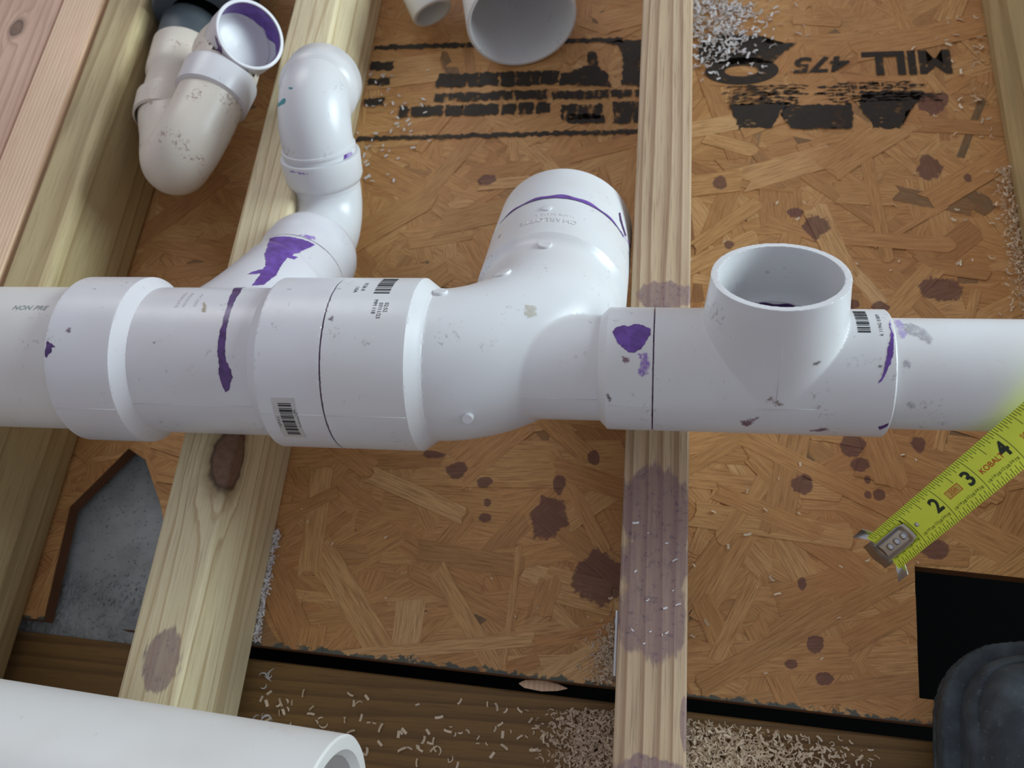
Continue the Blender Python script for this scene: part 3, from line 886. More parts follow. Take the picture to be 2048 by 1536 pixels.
DECALS = [
    ('primer_drip', 'san', 'PRIMER_DARK', [(-9.01, 1.63, 6.20), (-8.73, 1.04, 6.92), (-8.62, 0.55, 7.17), (-8.58, 0.07, 7.25), (-8.60, -0.25, 7.24), (-8.59, -0.58, 7.16), (-8.54, -0.84, 7.04), (-8.56, -1.02, 6.93), (-8.51, -1.18, 6.80), (-8.46, -1.33, 6.64), (-8.34, -1.29, 6.69), (-8.31, -1.19, 6.79), (-8.24, -1.08, 6.88), (-8.27, -0.94, 6.98), (-8.36, -0.80, 7.06), (-8.41, -0.62, 7.14), (-8.43, -0.33, 7.22), (-8.45, -0.07, 7.25), (-8.47, 0.32, 7.22), (-8.51, 0.74, 7.09), (-8.55, 1.13, 6.84), (-8.83, 1.65, 6.17)]),
    ('primer_patch', 'san', 'PRIMER', [(-9.28, 4.03, 4.75), (-9.01, 4.04, 4.81), (-8.73, 4.03, 4.82), (-8.47, 4.01, 4.77), (-8.23, 3.99, 4.67), (-8.05, 3.94, 4.56), (-8.14, 3.69, 4.77), (-8.23, 3.49, 4.94), (-8.29, 3.15, 5.25), (-8.16, 3.15, 5.18), (-8.21, 3.03, 5.26), (-8.37, 3.04, 5.34), (-8.40, 2.79, 5.46), (-8.39, 2.55, 5.57), (-8.38, 2.31, 5.68), (-8.46, 2.04, 5.85), (-8.51, 1.84, 5.97), (-8.74, 1.77, 6.07), (-8.74, 2.00, 5.95), (-8.72, 2.27, 5.82), (-8.87, 2.23, 5.86), (-9.04, 2.20, 5.88), (-8.94, 2.32, 5.82), (-8.74, 2.45, 5.73), (-8.72, 2.58, 5.67), (-8.83, 2.85, 5.55), (-8.95, 3.09, 5.44), (-9.00, 3.39, 5.28)]),
    ('primer_patch', 'red', 'PRIMER_PALE', [(-8.57, 4.18, 4.68), (-8.44, 4.30, 4.57), (-8.15, 4.29, 4.42), (-8.10, 4.16, 4.46), (-8.21, 4.09, 4.55), (-8.41, 4.12, 4.62), (-8.56, 4.13, 4.66)]),
    ('primer_smear', 'hub1', 'PRIMER_PALE', [(-9.50, 6.73, 4.21), (-9.15, 6.61, 4.30), (-8.72, 6.55, 4.25), (-8.76, 6.53, 4.21), (-9.11, 6.55, 4.21), (-9.45, 6.67, 4.16)]),
    ('primer_smear', 'ell2', 'PRIMER_PALE', [(-7.91, 7.36, 4.16), (-7.84, 7.53, 4.00), (-7.84, 7.67, 3.60), (-7.84, 7.43, 3.68), (-7.99, 7.04, 3.91), (-8.01, 7.07, 4.01), (-7.95, 7.23, 4.07)]),
    ('primer_smear', 'ell2', 'PRIMER', [(-7.94, 7.28, 4.16), (-7.90, 7.35, 4.09), (-7.92, 7.25, 4.02), (-7.99, 7.11, 4.01), (-7.99, 7.13, 4.07)]),
    ('primer_speck', 'san', 'PRIMER_DARK', [(-12.59, -0.53, 7.43), (-12.47, -0.59, 7.41), (-12.36, -0.66, 7.39), (-12.47, -0.68, 7.38), (-12.44, -0.75, 7.35), (-12.53, -0.83, 7.32), (-12.58, -0.89, 7.29), (-12.62, -0.85, 7.31)]),
    ('dirt_streak', 'san', 'DIRT', [(-12.29, -0.59, 7.41), (-12.25, -0.34, 7.47), (-12.21, -0.23, 7.49), (-12.18, -0.25, 7.48), (-12.22, -0.38, 7.46), (-12.25, -0.61, 7.41), (-12.30, -0.79, 7.34), (-12.32, -0.79, 7.34)]),
    ('dirt_smudge', 'san', 'DIRT_PURPLE', [(-12.23, -0.25, 7.48), (-12.08, -0.18, 7.49), (-11.99, -0.29, 7.48), (-12.04, -0.38, 7.46), (-12.13, -0.36, 7.47)]),
    ('dirt_streak', 'san', 'DIRT', [(-11.37, -1.34, 6.99), (-11.32, -1.43, 6.90), (-11.29, -1.58, 6.72), (-11.22, -1.71, 6.54), (-11.12, -1.82, 6.33), (-11.16, -1.82, 6.32), (-11.28, -1.73, 6.50), (-11.35, -1.62, 6.67), (-11.38, -1.49, 6.83)]),
    ('dirt_streak', 'san', 'DIRT', [(-10.35, -0.45, 7.20), (-10.14, -0.36, 7.22), (-9.92, -0.30, 7.23), (-9.78, -0.23, 7.24), (-9.78, -0.28, 7.23), (-9.91, -0.36, 7.22), (-10.13, -0.44, 7.20), (-10.32, -0.49, 7.19)]),
    ('chip', 'san', 'TAN', [(-9.29, 0.69, 7.11), (-9.22, 0.74, 7.09), (-9.08, 0.54, 7.17), (-9.05, 0.34, 7.22), (-9.12, 0.32, 7.23), (-9.22, 0.48, 7.19)]),
    ('dirt_smudge', 'san', 'DIRT_PURPLE', [(-6.15, -1.61, 6.60), (-6.15, -1.55, 6.37), (-6.15, -1.74, 6.07), (-6.15, -1.85, 6.14), (-6.16, -1.81, 6.35)]),
    ('dirt_smudge', 'elbow', 'DIRT_PURPLE', [(-5.94, 0.25, 7.48), (-5.87, 0.11, 7.50), (-5.92, -0.03, 7.50), (-6.07, 0.06, 7.50)]),
    ('primer_blot', 'elbow', 'PRIMER', [(0.05, 0.20, 6.86), (0.14, 0.32, 6.83), (0.30, 0.38, 6.82), (0.38, 0.34, 6.83), (0.49, 0.41, 6.81), (0.69, 0.39, 6.81), (0.85, 0.28, 6.84), (0.86, 0.14, 6.86), (0.74, -0.09, 6.87), (0.67, -0.21, 6.85), (0.52, -0.29, 6.84), (0.40, -0.28, 6.84), (0.20, -0.10, 6.87), (0.12, 0.04, 6.87)]),
    ('primer_smear', 'elbow', 'PRIMER_PALE', [(0.56, -0.29, 6.84), (0.79, -0.25, 6.85), (0.88, -0.40, 6.81), (0.85, -0.69, 6.68), (0.72, -0.79, 6.62), (0.59, -0.69, 6.68), (0.62, -0.48, 6.78)]),
    ('primer_smear', 'elbow', 'BROWN', [(0.27, -0.34, 6.83), (0.44, -0.37, 6.82), (0.48, -0.48, 6.78), (0.33, -0.52, 6.77), (0.24, -0.45, 6.79)]),
    ('dirt_smudge', 'elbow', 'DIRT', [(-0.05, -1.03, 6.40), (0.07, -1.01, 6.42), (0.09, -1.15, 6.25), (-0.01, -1.18, 6.20)]),
    ('dirt_smudge', 'elbow', 'DIRT', [(-0.53, 0.67, 6.48), (-0.38, 0.64, 6.50), (-0.39, 0.51, 6.57), (-0.47, 0.50, 6.57)]),
    ('dirt_streak', 'elbow', 'DIRT', [(-3.87, -0.87, 7.02), (-3.83, -0.90, 7.00), (-3.74, -1.08, 6.87), (-3.76, -1.09, 6.87)]),
    ('dirt_smudge', 'elbow', 'TANPALE', [(-1.90, 0.84, 6.84), (-1.65, 0.93, 6.74), (-1.58, 0.63, 6.74), (-1.79, 0.48, 6.83), (-1.89, 0.60, 6.87)]),
    ('primer_ring', 'coup', 'PRIMER', [(-2.71, 5.03, 4.54), (-2.38, 5.11, 4.68), (-2.05, 5.17, 4.78), (-1.82, 5.18, 4.81), (-1.59, 5.19, 4.82), (-1.31, 5.18, 4.79), (-1.08, 5.16, 4.73), (-0.86, 5.13, 4.65), (-0.74, 5.06, 4.58), (-0.49, 4.99, 4.44), (-0.52, 4.95, 4.38), (-0.72, 5.00, 4.47), (-0.83, 5.02, 4.51), (-1.00, 5.07, 4.61), (-1.22, 5.12, 4.69), (-1.48, 5.13, 4.71), (-1.82, 5.13, 4.72), (-2.03, 5.11, 4.67), (-2.35, 5.07, 4.61), (-2.68, 5.02, 4.52)]),
    ('primer_drip', 'coup', 'PRIMER_PALE', [(-0.37, 4.91, 4.30), (-0.26, 4.87, 4.23), (-0.03, 4.77, 3.95), (0.13, 4.76, 3.50), (0.20, 5.00, 2.77), (0.19, 4.70, 3.19), (0.08, 4.60, 3.72), (-0.12, 4.74, 3.99), (-0.29, 4.84, 4.18)]),
    ('primer_streak', 'coup', 'PRIMER_DARK', [(-0.13, 5.51, 3.71), (-0.10, 5.56, 3.63), (-0.06, 5.30, 3.69), (0.01, 5.06, 3.69), (0.09, 4.84, 3.60), (0.06, 4.78, 3.73), (-0.02, 4.98, 3.80), (-0.09, 5.20, 3.81)]),
    ('primer_streak', 'elbow', 'DIRT_PURPLE', [(-3.12, 3.96, 4.82), (-3.06, 4.07, 4.84), (-2.96, 4.10, 4.92), (-2.93, 4.03, 4.98), (-3.00, 3.96, 4.96), (-3.06, 3.86, 4.94)]),
    ('primer_drip', 'tee', 'PRIMER', [(5.71, 0.64, 6.70), (5.70, 0.43, 6.80), (5.73, 0.24, 6.82), (5.71, 0.04, 6.86), (5.69, -0.12, 6.86), (5.69, -0.25, 6.85), (5.63, -0.41, 6.81), (5.58, -0.52, 6.77), (5.52, -0.64, 6.71), (5.47, -0.74, 6.65), (5.41, -0.78, 6.62), (5.42, -0.75, 6.65), (5.46, -0.68, 6.69), (5.50, -0.54, 6.76), (5.53, -0.39, 6.81), (5.57, -0.24, 6.85), (5.60, -0.08, 6.87), (5.65, 0.09, 6.87), (5.68, 0.28, 6.84), (5.68, 0.45, 6.79)]),
    ('dirt_smudge', 'tee', 'BROWN', [(2.75, -1.33, 5.82), (2.91, -1.30, 5.94), (3.10, -1.28, 5.97), (3.23, -1.27, 6.01), (3.07, -1.34, 5.80), (2.94, -1.37, 5.56), (2.82, -1.36, 5.64)]),
    ('dirt_smudge', 'tee', 'BROWN', [(4.14, -1.37, 5.45), (4.34, -1.37, 5.61), (4.59, -1.36, 5.68), (4.64, -1.37, 5.51), (4.41, -1.37, 5.40)]),
    ('dirt_smudge', 'tee', 'TANBROWN', [(3.18, -1.11, 6.44), (3.34, -1.08, 6.52), (3.46, -1.11, 6.46), (3.62, -1.16, 6.35), (3.61, -1.23, 6.22), (3.48, -1.23, 6.25), (3.36, -1.18, 6.34), (3.23, -1.16, 6.37)]),
    ('dirt_smudge', 'tee', 'DIRT', [(4.07, -0.58, 7.08), (4.27, -0.46, 7.04), (4.30, -0.48, 6.96), (4.14, -0.61, 6.96)]),
    ('dirt_smudge', 'tee', 'DIRT', [(5.33, -0.40, 6.81), (5.44, -0.43, 6.80), (5.53, -0.50, 6.77), (5.48, -0.56, 6.75), (5.37, -0.49, 6.78)]),
    ('primer_speck', 'tee', 'PRIMER_DARK', [(5.55, -1.35, 5.75), (5.67, -1.33, 5.83), (5.73, -1.29, 5.88), (5.71, -1.33, 5.78), (5.60, -1.37, 5.61)]),
    ('scuff', 'pipe_r', 'DIRTPALE', [(5.99, 0.66, 6.49), (6.21, 0.73, 6.43), (6.45, 0.51, 6.57), (6.57, 0.20, 6.67), (6.45, 0.08, 6.68), (6.25, 0.19, 6.67), (6.02, 0.34, 6.64)]),
    ('primer_smear', 'pipe_r', 'PRIMER_FAINT', [(5.88, 0.93, 6.24), (6.03, 0.87, 6.31), (6.05, 0.29, 6.65), (5.95, 0.10, 6.68), (5.88, 0.28, 6.65), (5.85, 0.62, 6.51)]),
    ('glue_ring', 'pipe_r', 'DIRTPALE', [(5.89, -0.31, 6.65), (5.97, -0.21, 6.67), (6.07, -0.27, 6.66), (6.10, -0.41, 6.61), (6.03, -0.47, 6.59), (5.91, -0.43, 6.61)]),
    ('scuff', 'pipe_r', 'DIRTPALE', [(6.02, -0.99, 6.16), (6.11, -0.94, 6.22), (6.25, -0.98, 6.16), (6.25, -1.06, 6.04), (6.14, -1.08, 5.99), (6.04, -1.05, 6.06)]),
    ('primer_drip', 'elh', 'PRIMER_DARK', [(-12.05, 10.62, 5.54), (-11.97, 10.51, 5.53), (-11.93, 10.40, 5.42), (-11.86, 10.32, 5.38), (-11.86, 10.28, 5.27), (-11.95, 10.29, 5.11), (-12.11, 10.35, 5.01), (-12.22, 10.43, 5.04), (-12.29, 10.51, 5.08), (-12.11, 10.41, 5.18), (-12.01, 10.40, 5.31), (-12.04, 10.50, 5.42)]),
    ('paint_speck', 'ell2', 'TEAL', [(-9.72, 8.22, 5.07), (-9.73, 8.34, 5.08), (-9.58, 8.26, 5.27), (-9.42, 8.25, 5.42), (-9.37, 8.15, 5.42), (-9.39, 8.10, 5.39), (-9.50, 8.10, 5.31)]),
    ('paint_speck', 'ell2', 'TEAL', [(-9.33, 8.50, 5.52), (-9.26, 8.49, 5.55), (-9.17, 8.44, 5.59), (-9.21, 8.40, 5.56), (-9.29, 8.44, 5.53)]),
]

_piece = {}
for nm, tg, mt, pts in DECALS:
    if tg == 'coup' and nm == 'primer_ring': continue
    par = TARGET[tg]
    if par.parent is not None and par.parent.type != 'EMPTY': par = par.parent
    patch(nm, TARGET[tg], pts, MATS[mt], par, .018 if tg == 'coup' else .007)
# ragged purple ring round the coupling's edge
V = []; F = []; na = 90
for i in range(na + 1):
    a = math.radians(-52 + 118 * i / na)
    w = (.10 + .05 * math.sin(4.1 * a + 1) + .03 * math.sin(17 * a)) * min(1, .25 + 6 * min(i, na - i) / na)
    for j in range(4):
        V.append(L2W(-1.71 + 1.922 * math.sin(a), 4.875 - .03 + (w + .03) * j / 3, 1.922 * math.cos(a)))
    if i:
        for j in range(3): F.append(((i - 1) * 4 + j, i * 4 + j, i * 4 + j + 1, (i - 1) * 4 + j + 1))
mesh_obj('primer_ring', V, F, PRIMER, coup)
# primer ring where the street elbow enters the reducer
V, F = lathe([(5.62, 1.0), (5.66, 1.075), (5.74, 1.07), (5.80, 1.02), (5.80, .98)], b0, EN, 64)
mesh_obj('primer_ring', V, F, PRIMER, red, sharp=60)
# primer pooled inside the open tee
pv = []; pf = []
kx, ky = 26, 14
for i in range(kx):
    for j in range(ky):
        a = math.radians(-58 + 116 * j / (ky - 1)); x = 2.65 + 1.65 * i / (kx - 1)
        r = 1.035
        pv.append(L2W(x, r * math.sin(a) + .0, -r * math.cos(a)))
for i in range(kx - 1):
    for j in range(ky - 1):
        pf.append((i * ky + j, i * ky + j + 1, (i + 1) * ky + j + 1, (i + 1) * ky + j))
mesh_obj('primer_pool', pv, pf, PRIMER_DARK, tee)
# primer on the far wall of the tee's bore
pv = []; pf = []
for i in range(20):
    for j in range(8):
        a = math.radians(30 + 85 * i / 19); m = .55 + (.55 + .03 * math.sin(i * .9)) * j / 7
        pv.append(L2W(3.455 + 1.045 * math.cos(a), 1.045 * math.sin(a), m))
for i in range(19):
    for j in range(7):
        pf.append((i * 8 + j, i * 8 + j + 1, (i + 1) * 8 + j + 1, (i + 1) * 8 + j))
mesh_obj('primer_smear', pv, pf, PRIMER_DARK, tee)

# raised molding marks
def text_geo(s, size, offset=0.0, shear=0.0, spacing=1.0, extrude=0.0):
    cu = bpy.data.curves.new('lettering', 'FONT'); cu.body = s; cu.size = 1.0
    cu.offset = offset; cu.shear = shear; cu.space_character = spacing; cu.extrude = extrude
    cu.resolution_u = 3; cu.align_x = 'CENTER'; cu.align_y = 'CENTER'
    ob = bpy.data.objects.new('lettering', cu); COL.objects.link(ob)
    dg = bpy.context.evaluated_depsgraph_get()
    me = ob.evaluated_get(dg).to_mesh()
    V = np.array([v.co[:] for v in me.vertices]).reshape(-1, 3); F = [tuple(p.vertices) for p in me.polygons]
    ob.evaluated_get(dg).to_mesh_clear()
    bpy.data.objects.remove(ob); bpy.data.curves.remove(cu)
    return V * size, F
def on_run(V, F, X, th, r, dirn, lift=0.006):
    """wrap flat geometry on a cylinder round the pipe axis; dirn 'right', 'down' or 'up' is the reading direction"""
    tx, ty = V[:, 0], V[:, 1]
    if dirn == 'right': dx, da = tx, ty
    elif dirn == 'down': dx, da = ty, -tx
    else: dx, da = -ty, tx
    rr_ = r + lift + V[:, 2]
    a = math.radians(th) + da / r
    return np.stack([X + dx, rr_ * np.sin(a), ZP + rr_ * np.cos(a)], 1), F
def print_on(s, size, X, th, r, dirn, mat, parent, name='printed_text', offset=0.0, shear=0.0, spacing=1.0, extrude=0.0):
    V, F = text_geo(s, size, offset, shear, spacing, extrude)
    V, F = on_run(V, F, X, th, r, dirn)
    return mesh_obj(name, V, F, mat, parent, smooth=False)
def bars(w, h, pattern):
    V = []; F = []; y = -h / 2; tot = sum(abs(p) for p in pattern)
    for p in pattern:
        dy = abs(p) * h / tot
        if p > 0:
            k = len(V); V += [(-w / 2, y, 0), (w / 2, y, 0), (w / 2, y + dy, 0), (-w / 2, y + dy, 0)]; F.append((k, k + 1, k + 2, k + 3))
        y += dy
    return np.array(V, float), F
print_on('NON PRE', 0.20, -13.52, 14.9, 1.75, 'right', INK_GREY, pipe_l, shear=0.25, spacing=1.05, offset=.004)
print_on('02:52', 0.125, -4.80, 11.5, 2.0, 'down', INK, elbow)
print_on('07/11/23', 0.125, -4.93, 9.0, 2.0, 'down', INK, elbow)
print_on('MM 118', 0.125, -5.06, 12.2, 2.0, 'down', INK, elbow)
print_on('XC06 8', 0.125, -5.46, 33, 2.0, 'down', INK, elbow)
print_on('110A', 0.125, -5.62, 29, 2.0, 'down', INK, elbow)
V, F = bars(.36, .85, [2, -2, 1, -1, 2, -2, 1, -2, 3, -1, 1, -1, 2, -2, 1, -1, 1, -2, 3, -1, 1, -1, 2])
V, F = on_run(V, F, -5.0, 36.5, 2.0, 'right'); mesh_obj('barcode', V, F, INK, elbow, smooth=False)
V, F = bars(.25, .80, [2, -1, 1, -1, 2, -2, 1, -1, 3, -1, 1, -2, 1, -1, 2, -1, 1, -1, 3, -1, 1, -1, 2, -1, 3])
V, F = on_run(V, F, 5.17, 27.5, 1.37, 'right'); mesh_obj('barcode', V, F, INK, tee, smooth=False)
print_on('6 11942 03809', 0.105, 5.50, 22, 1.37, 'up', INK, tee, spacing=1.1)
# paper barcode label on the wide tee
LABEL = plain('label_paper', lin(196, 192, 188), 0.6)
gx, gy = 8, 16
V = np.array([(-.27 + .54 * i / (gx - 1), -.60 + 1.2 * j / (gy - 1), 0) for i in range(gx) for j in range(gy)])
F = [(i * gy + j, (i + 1) * gy + j, (i + 1) * gy + j + 1, i * gy + j + 1) for i in range(gx - 1) for j in range(gy - 1)]
V2, F2 = on_run(V, F, -7.02, -66.5, 2.0, 'right', 0.004)
sticker = mesh_obj('barcode_label', V2, F2, LABEL, san); sticker['label'] = 'worn paper barcode label'
V, F = bars(.30, .96, [1, -1, 2, -1, 1, -2, 3, -1, 1, -1, 2, -1, 1, -1, 1, -1, 3, -2, 1, -1, 2, -1, 2, -1, 1, -1, 3, -1, 1, -2, 2, -1, 1])
def add_marks():
    parts = [on_run(V, F, -7.0, -66.5, 2.0, 'right', .009)]
    for s, sz, x, t, d in (('* 07713 2', .085, -7.22, -68, 'up'), ('11942', .075, -6.80, -60, 'up'), ('PVC DWV SAN TEE', .05, -6.76, -66, 'up')):
        v, f = text_geo(s, sz); parts.append(on_run(v, f, x, t, 2.0, d, .009))
    v, f = join(*parts)
    mesh_obj('label_print', v, f, INK, san, smooth=False)
add_marks()
# raised numerals and maker's lettering in the plastic
print_on('3', 0.14, -11.95, 28.3, 2.0, 'down', PVC, san, 'raised_numeral', .01, extrude=.02)
print_on('2', 0.14, -7.17, 29.0, 2.0, 'down', PVC, san, 'raised_numeral', .01, extrude=.02)
print_on('2', 0.12, -6.02, 30.0, 2.0, 'down', PVC, elbow, 'raised_numeral', .01, extrude=.02)
print_on('CHARLOTTE', 0.11, -9.85, 27, 1.755, 'down', PVC, san, 'raised_lettering', .006, extrude=.012)
print_on('MADE IN USA', 0.10, -9.68, 27, 1.755, 'down', PVC, san, 'raised_lettering', .006, extrude=.012)
print_on('PVC DWV', 0.11, -9.42, 26, 1.755, 'down', PVC, san, 'raised_lettering', .006, extrude=.012)
def on_out(V, F, n0, a0, r, lift=.006):
    """lettering round the elbow outlet, tops of the letters toward the elbow"""
    a = a0 + V[:, 0] / r * 1.0
    rr_ = r + lift + V[:, 2]
    return loc2w(np.stack([-1.71 - rr_ * np.sin(a), n0 - V[:, 1], rr_ * np.cos(a)], 1)), F
for s, sz, n0, a0 in (('CHARLOTTE', .26, 3.62, .02), ('MADE IN U.S.A.', .15, 3.92, -.05)):
    V, F = text_geo(s, sz, .008, extrude=.05); V, F = on_out(V, F, n0, a0, 1.905, .0)
    mesh_obj('raised_lettering', V, F, PVC_CLEAN, elbow, smooth=False)
def boss(p, nrm, r, h, parent, name='molding_boss', text=None):
    n = np.array(nrm, float); n /= np.linalg.norm(n)
    V, F = lathe([(-.06, r * 1.12), (h * .7, r * 1.03), (h, r * .92), (h, r * .01)], p, n, 32)
    mesh_obj(name, V, F, PVC_CLEAN, parent, sharp=35)
    if text:
        v, f = text_geo(text, r * .55, .01, extrude=.012)
        u = np.array([1., 0, 0]) - n * n[0]; u /= np.linalg.norm(u); w = np.cross(n, u)
        mesh_obj('raised_lettering', np.array(p) + np.outer(v[:, 0], u) + np.outer(v[:, 1], w) + np.outer(v[:, 2] + h, n), f, PVC_CLEAN, parent, smooth=False)
boss((-3.809, 1.129, 6.846), (-.02, .636, .772), .16, .06, elbow)
boss((-1.708, 3.067, 5.825), (0, .473, .881), .17, .06, elbow)
boss((-2.57, 1.99, 6.335), (-.281, .612, .739), .20, .02, elbow, text='NSF')
boss((-3.029, -1.531, 6.074), (.05, -.80, .60), .12, .10, elbow)
# oval badge on the elbow outlet
pO = loc2w(np.array([-1.85, 4.25, 1.92]))
boss(pO, EM + .07 * -EX, .13, .02, elbow, text='nsf')
# parting lines
def seam(pts, parent, r=.011):
    V, F = sweep(pts, r, 8); mesh_obj('parting_line', V, F, PVC_CLEAN, parent)
def along(x0, x1, r, k=2): return [L2W(x0 + (x1 - x0) * i / (k - 1), -r, 0) for i in range(k)]
seam(along(-10.78, -7.92, 1.757), san); seam(along(-12.62, -11.1, 2.0), san); seam(along(-7.6, -6.17, 2.0), san)
seam(along(-6.1, -4.3, 2.0), elbow); seam(along(-2.4, -.26, 1.187), elbow); seam(along(0.0, .9, 1.37), elbow)
seam([L2W(3.455, -1.372, 2.38), L2W(3.45, -1.38, 1.2), L2W(3.44, -1.385, .1)], tee, .014)
seam([L2W(3.44, -1.375, .02), L2W(4.3, -1.37, 0.02)], tee)
seam([p + 1.028 * (np.cross(np.gradient(pth2, axis=0)[i] / np.linalg.norm(np.gradient(pth2, axis=0)[i]), EX)) for i, p in enumerate(pth2)][1:-3], ell2, .012)

# ------------------------------------------------------------------ tape measure
tape = thing('tape_measure', 'bright yellow-green tape measure blade reaching in from the right over the pipe', 'tape measure', (6.35, -2.91, 1.99))
tP0 = np.array([6.234, -3.056, 2.509]); az, el, ro, kk = .633, .993, -.174, .006
tD = np.array([math.cos(az) * math.cos(el), math.sin(az) * math.cos(el), math.sin(el)])
_a = np.cross(tD, [0, 0, 1]); _a /= np.linalg.norm(_a); _b = np.cross(_a, tD)
tW = math.cos(ro) * _a + math.sin(ro) * _b
tN = np.cross(tD, tW)
sgn = 1.0 if tN @ np.array([-5, -6, 20.]) > 0 else -1.0
def tape_pt(s, t, e=0.0):
    """s inches along the blade, t across it (-0.5 upper edge .. 0.5 lower edge), e above its face"""
    s = np.asarray(s, float); t = np.asarray(t, float); e = np.asarray(e, float)
    w = tW; 
    c = tP0 + s[..., None] * tD + (s * s * kk)[..., None] * tN
    cup = 0.42 * t * t + e
    return c + (t * .95)[..., None] * w + cup[..., None] * (tN * sgn)
YEL = plain('yellow_green_enamel', lin(240, 255, 78), 0.32)
ns, nt = 60, 13
ss = np.linspace(-.02, 10.5, ns); tt = np.linspace(-.5, .5, nt)
Sg, Tg = np.meshgrid(ss, tt, indexing='ij')
top = tape_pt(Sg, Tg).reshape(-1, 3); bot = tape_pt(Sg, Tg, -.012 * np.ones_like(Sg)).reshape(-1, 3)
F = []
for i in range(ns - 1):
    for j in range(nt - 1):
        a = i * nt + j
        F.append((a, a + nt, a + nt + 1, a + 1)); F.append((ns * nt + a, ns * nt + a + 1, ns * nt + a + nt + 1, ns * nt + a + nt))
for i in range(ns - 1):
    for j in (0, nt - 1):
        a = i * nt + j; F.append((a, a + ns * nt, a + ns * nt + nt, a + nt))
for j in range(nt - 1):
    F.append((j, j + 1, ns * nt + j + 1, ns * nt + j))
blade = mesh_obj('blade', np.concatenate([top, bot]), F, YEL, tape, sharp=40)
TINK = plain('tape_ink', lin(44, 62, 18), 0.45)
TBLACK = plain('tape_numeral_ink', lin(36, 48, 24), 0.45)
TRED = plain('tape_red_ink', lin(206, 72, 30), 0.45)
TORANGE = plain('tape_badge_fill', lin(220, 196, 84), 0.45)
def tape_quad(s0, s1, t0, t1, e=.004, k=4):
    V = []; F = []
    for i in range(k + 1):
        t = t0 + (t1 - t0) * i / k
        V += [tape_pt(s0, t, e), tape_pt(s1, t, e)]
    for i in range(k): F.append((2 * i, 2 * i + 1, 2 * i + 3, 2 * i + 2))
    return np.array(V), F
q = []
for k in range(1, 16 * 9):
    s = k / 16
    hw = .0065
    if k % 16 == 0: q.append(tape_quad(s - hw, s + hw, -.5, .5, k=10)); continue
    L = .32 if k % 8 == 0 else (.20 if k % 4 == 0 else (.17 if k % 2 == 0 else .12))
    q.append(tape_quad(s - hw, s + hw, -.5, -.5 + L))
    L = .17 if k % 2 == 0 else .09
    q.append(tape_quad(s - hw, s + hw, .5 - L, .5))
V, F = join(*q)
mesh_obj('graduations', V, F, TINK, blade, smooth=False)
def tape_text(s, size, s0, t0, mat, name, offset=0.0, rot=0.0):
    V, F = text_geo(s, size, offset)
    P = tape_pt(s0 + V[:, 0], t0 - V[:, 1] / .95, np.full(len(V), .005))
    return mesh_obj(name, P, F, mat, blade, smooth=False)
for k in range(1, 9):
    tape_text(str(k), .46 if k > 1 else .2, k - .18 if k > 1 else .9, -.04 if k > 1 else -.24, TBLACK, 'numeral', .03)
fr = []
for k in range(0, 8):
    for j, s in enumerate(('1/8', '1/4', '3/8', '1/2', '5/8', '3/4', '7/8')):
        V, F = text_geo(s, .088)
        fr.append((tape_pt(k + (j + 1) / 8 + V[:, 0], .27 - (.02 if j % 2 else 0) - V[:, 1] / .95, np.full(len(V), .005)), F))
V, F = join(*fr); mesh_obj('fraction_marks', V, F, TINK, blade, smooth=False)
tape_text('KOBALT', .17, 3.42, .02, TRED, 'printed_word', .012)
tape_text('SOFT', .14, 4.42, .0, TRED, 'printed_word', .006)
V, F = tape_quad(2.16, 2.56, -.14, .05, .003); mesh_obj('badge', V, F, TRED, blade, smooth=False)
V, F = tape_quad(2.175, 2.545, -.125, .035, .0045); mesh_obj('badge_fill', V, F, TORANGE, blade, smooth=False)
tape_text('25ft', .15, 2.36, -.045, TRED, 'printed_word', .004)
# steel hook at the blade end
hook = []
def plate(fn, ns_, nt_, th=.03):
    V = []; 
    for e in (0, -th):
        for i in range(ns_):
            for j in range(nt_): V.append(fn(i / (ns_ - 1), j / (nt_ - 1), e))
    F = []; o = ns_ * nt_
    for i in range(ns_ - 1):
        for j in range(nt_ - 1):
            a = i * nt_ + j; F += [(a, a + nt_, a + nt_ + 1, a + 1), (o + a, o + a + 1, o + a + nt_ + 1, o + a + nt_)]
    rim = [i * nt_ for i in range(ns_)] + [(ns_ - 1) * nt_ + j for j in range(1, nt_)] + [i * nt_ + nt_ - 1 for i in range(ns_ - 2, -1, -1)] + [j for j in range(nt_ - 2, 0, -1)]
    for k in range(len(rim)):
        a, b = rim[k], rim[(k + 1) % len(rim)]; F.append((a, a + o, b + o, b))
    return np.array(V), F
def body(u, v, e):
    s = -.04 + 1.0 * u; wdt = .25 - .05 * max(0, u - .8) / .2
    t = -.01 + (v - .5) * 2 * wdt
    rimh = .035 if (v < .16 or v > .84 or u > .88) else 0.0
    return tape_pt(s, t, .045 + rimh + e)
hookp = mesh_obj('hook', *plate(body, 18, 13), STEEL, tape, sharp=45); hookp['label'] = 'shiny riveted steel end hook'
def lip(u, v, e):
    t = -.03 + (v - .5) * .70
    a = min(1, u / .35); s = -.04 - .12 * a - .34 * max(0, u - .2) - e * .8
    d = .045 - .16 * max(0, u - .15) + .05 * math.cos((v - .5) * 6)
    return tape_pt(s, t, d)
mesh_obj('hook_lip', *plate(lip, 8, 11), STEEL_DULL, hookp, sharp=45)
for sg in (-1, 1):
    def wing(u, v, e, sg=sg):
        t = sg * (.28 + .44 * u); s = .05 - .14 * u + (v - .5) * (.12 + .22 * u)
        return tape_pt(s, t, .03 - .28 * (1 - u) * v * .5 - .10 + e)
    mesh_obj('hook_wing', *plate(wing, 7, 6), STEEL, hookp, sharp=45)
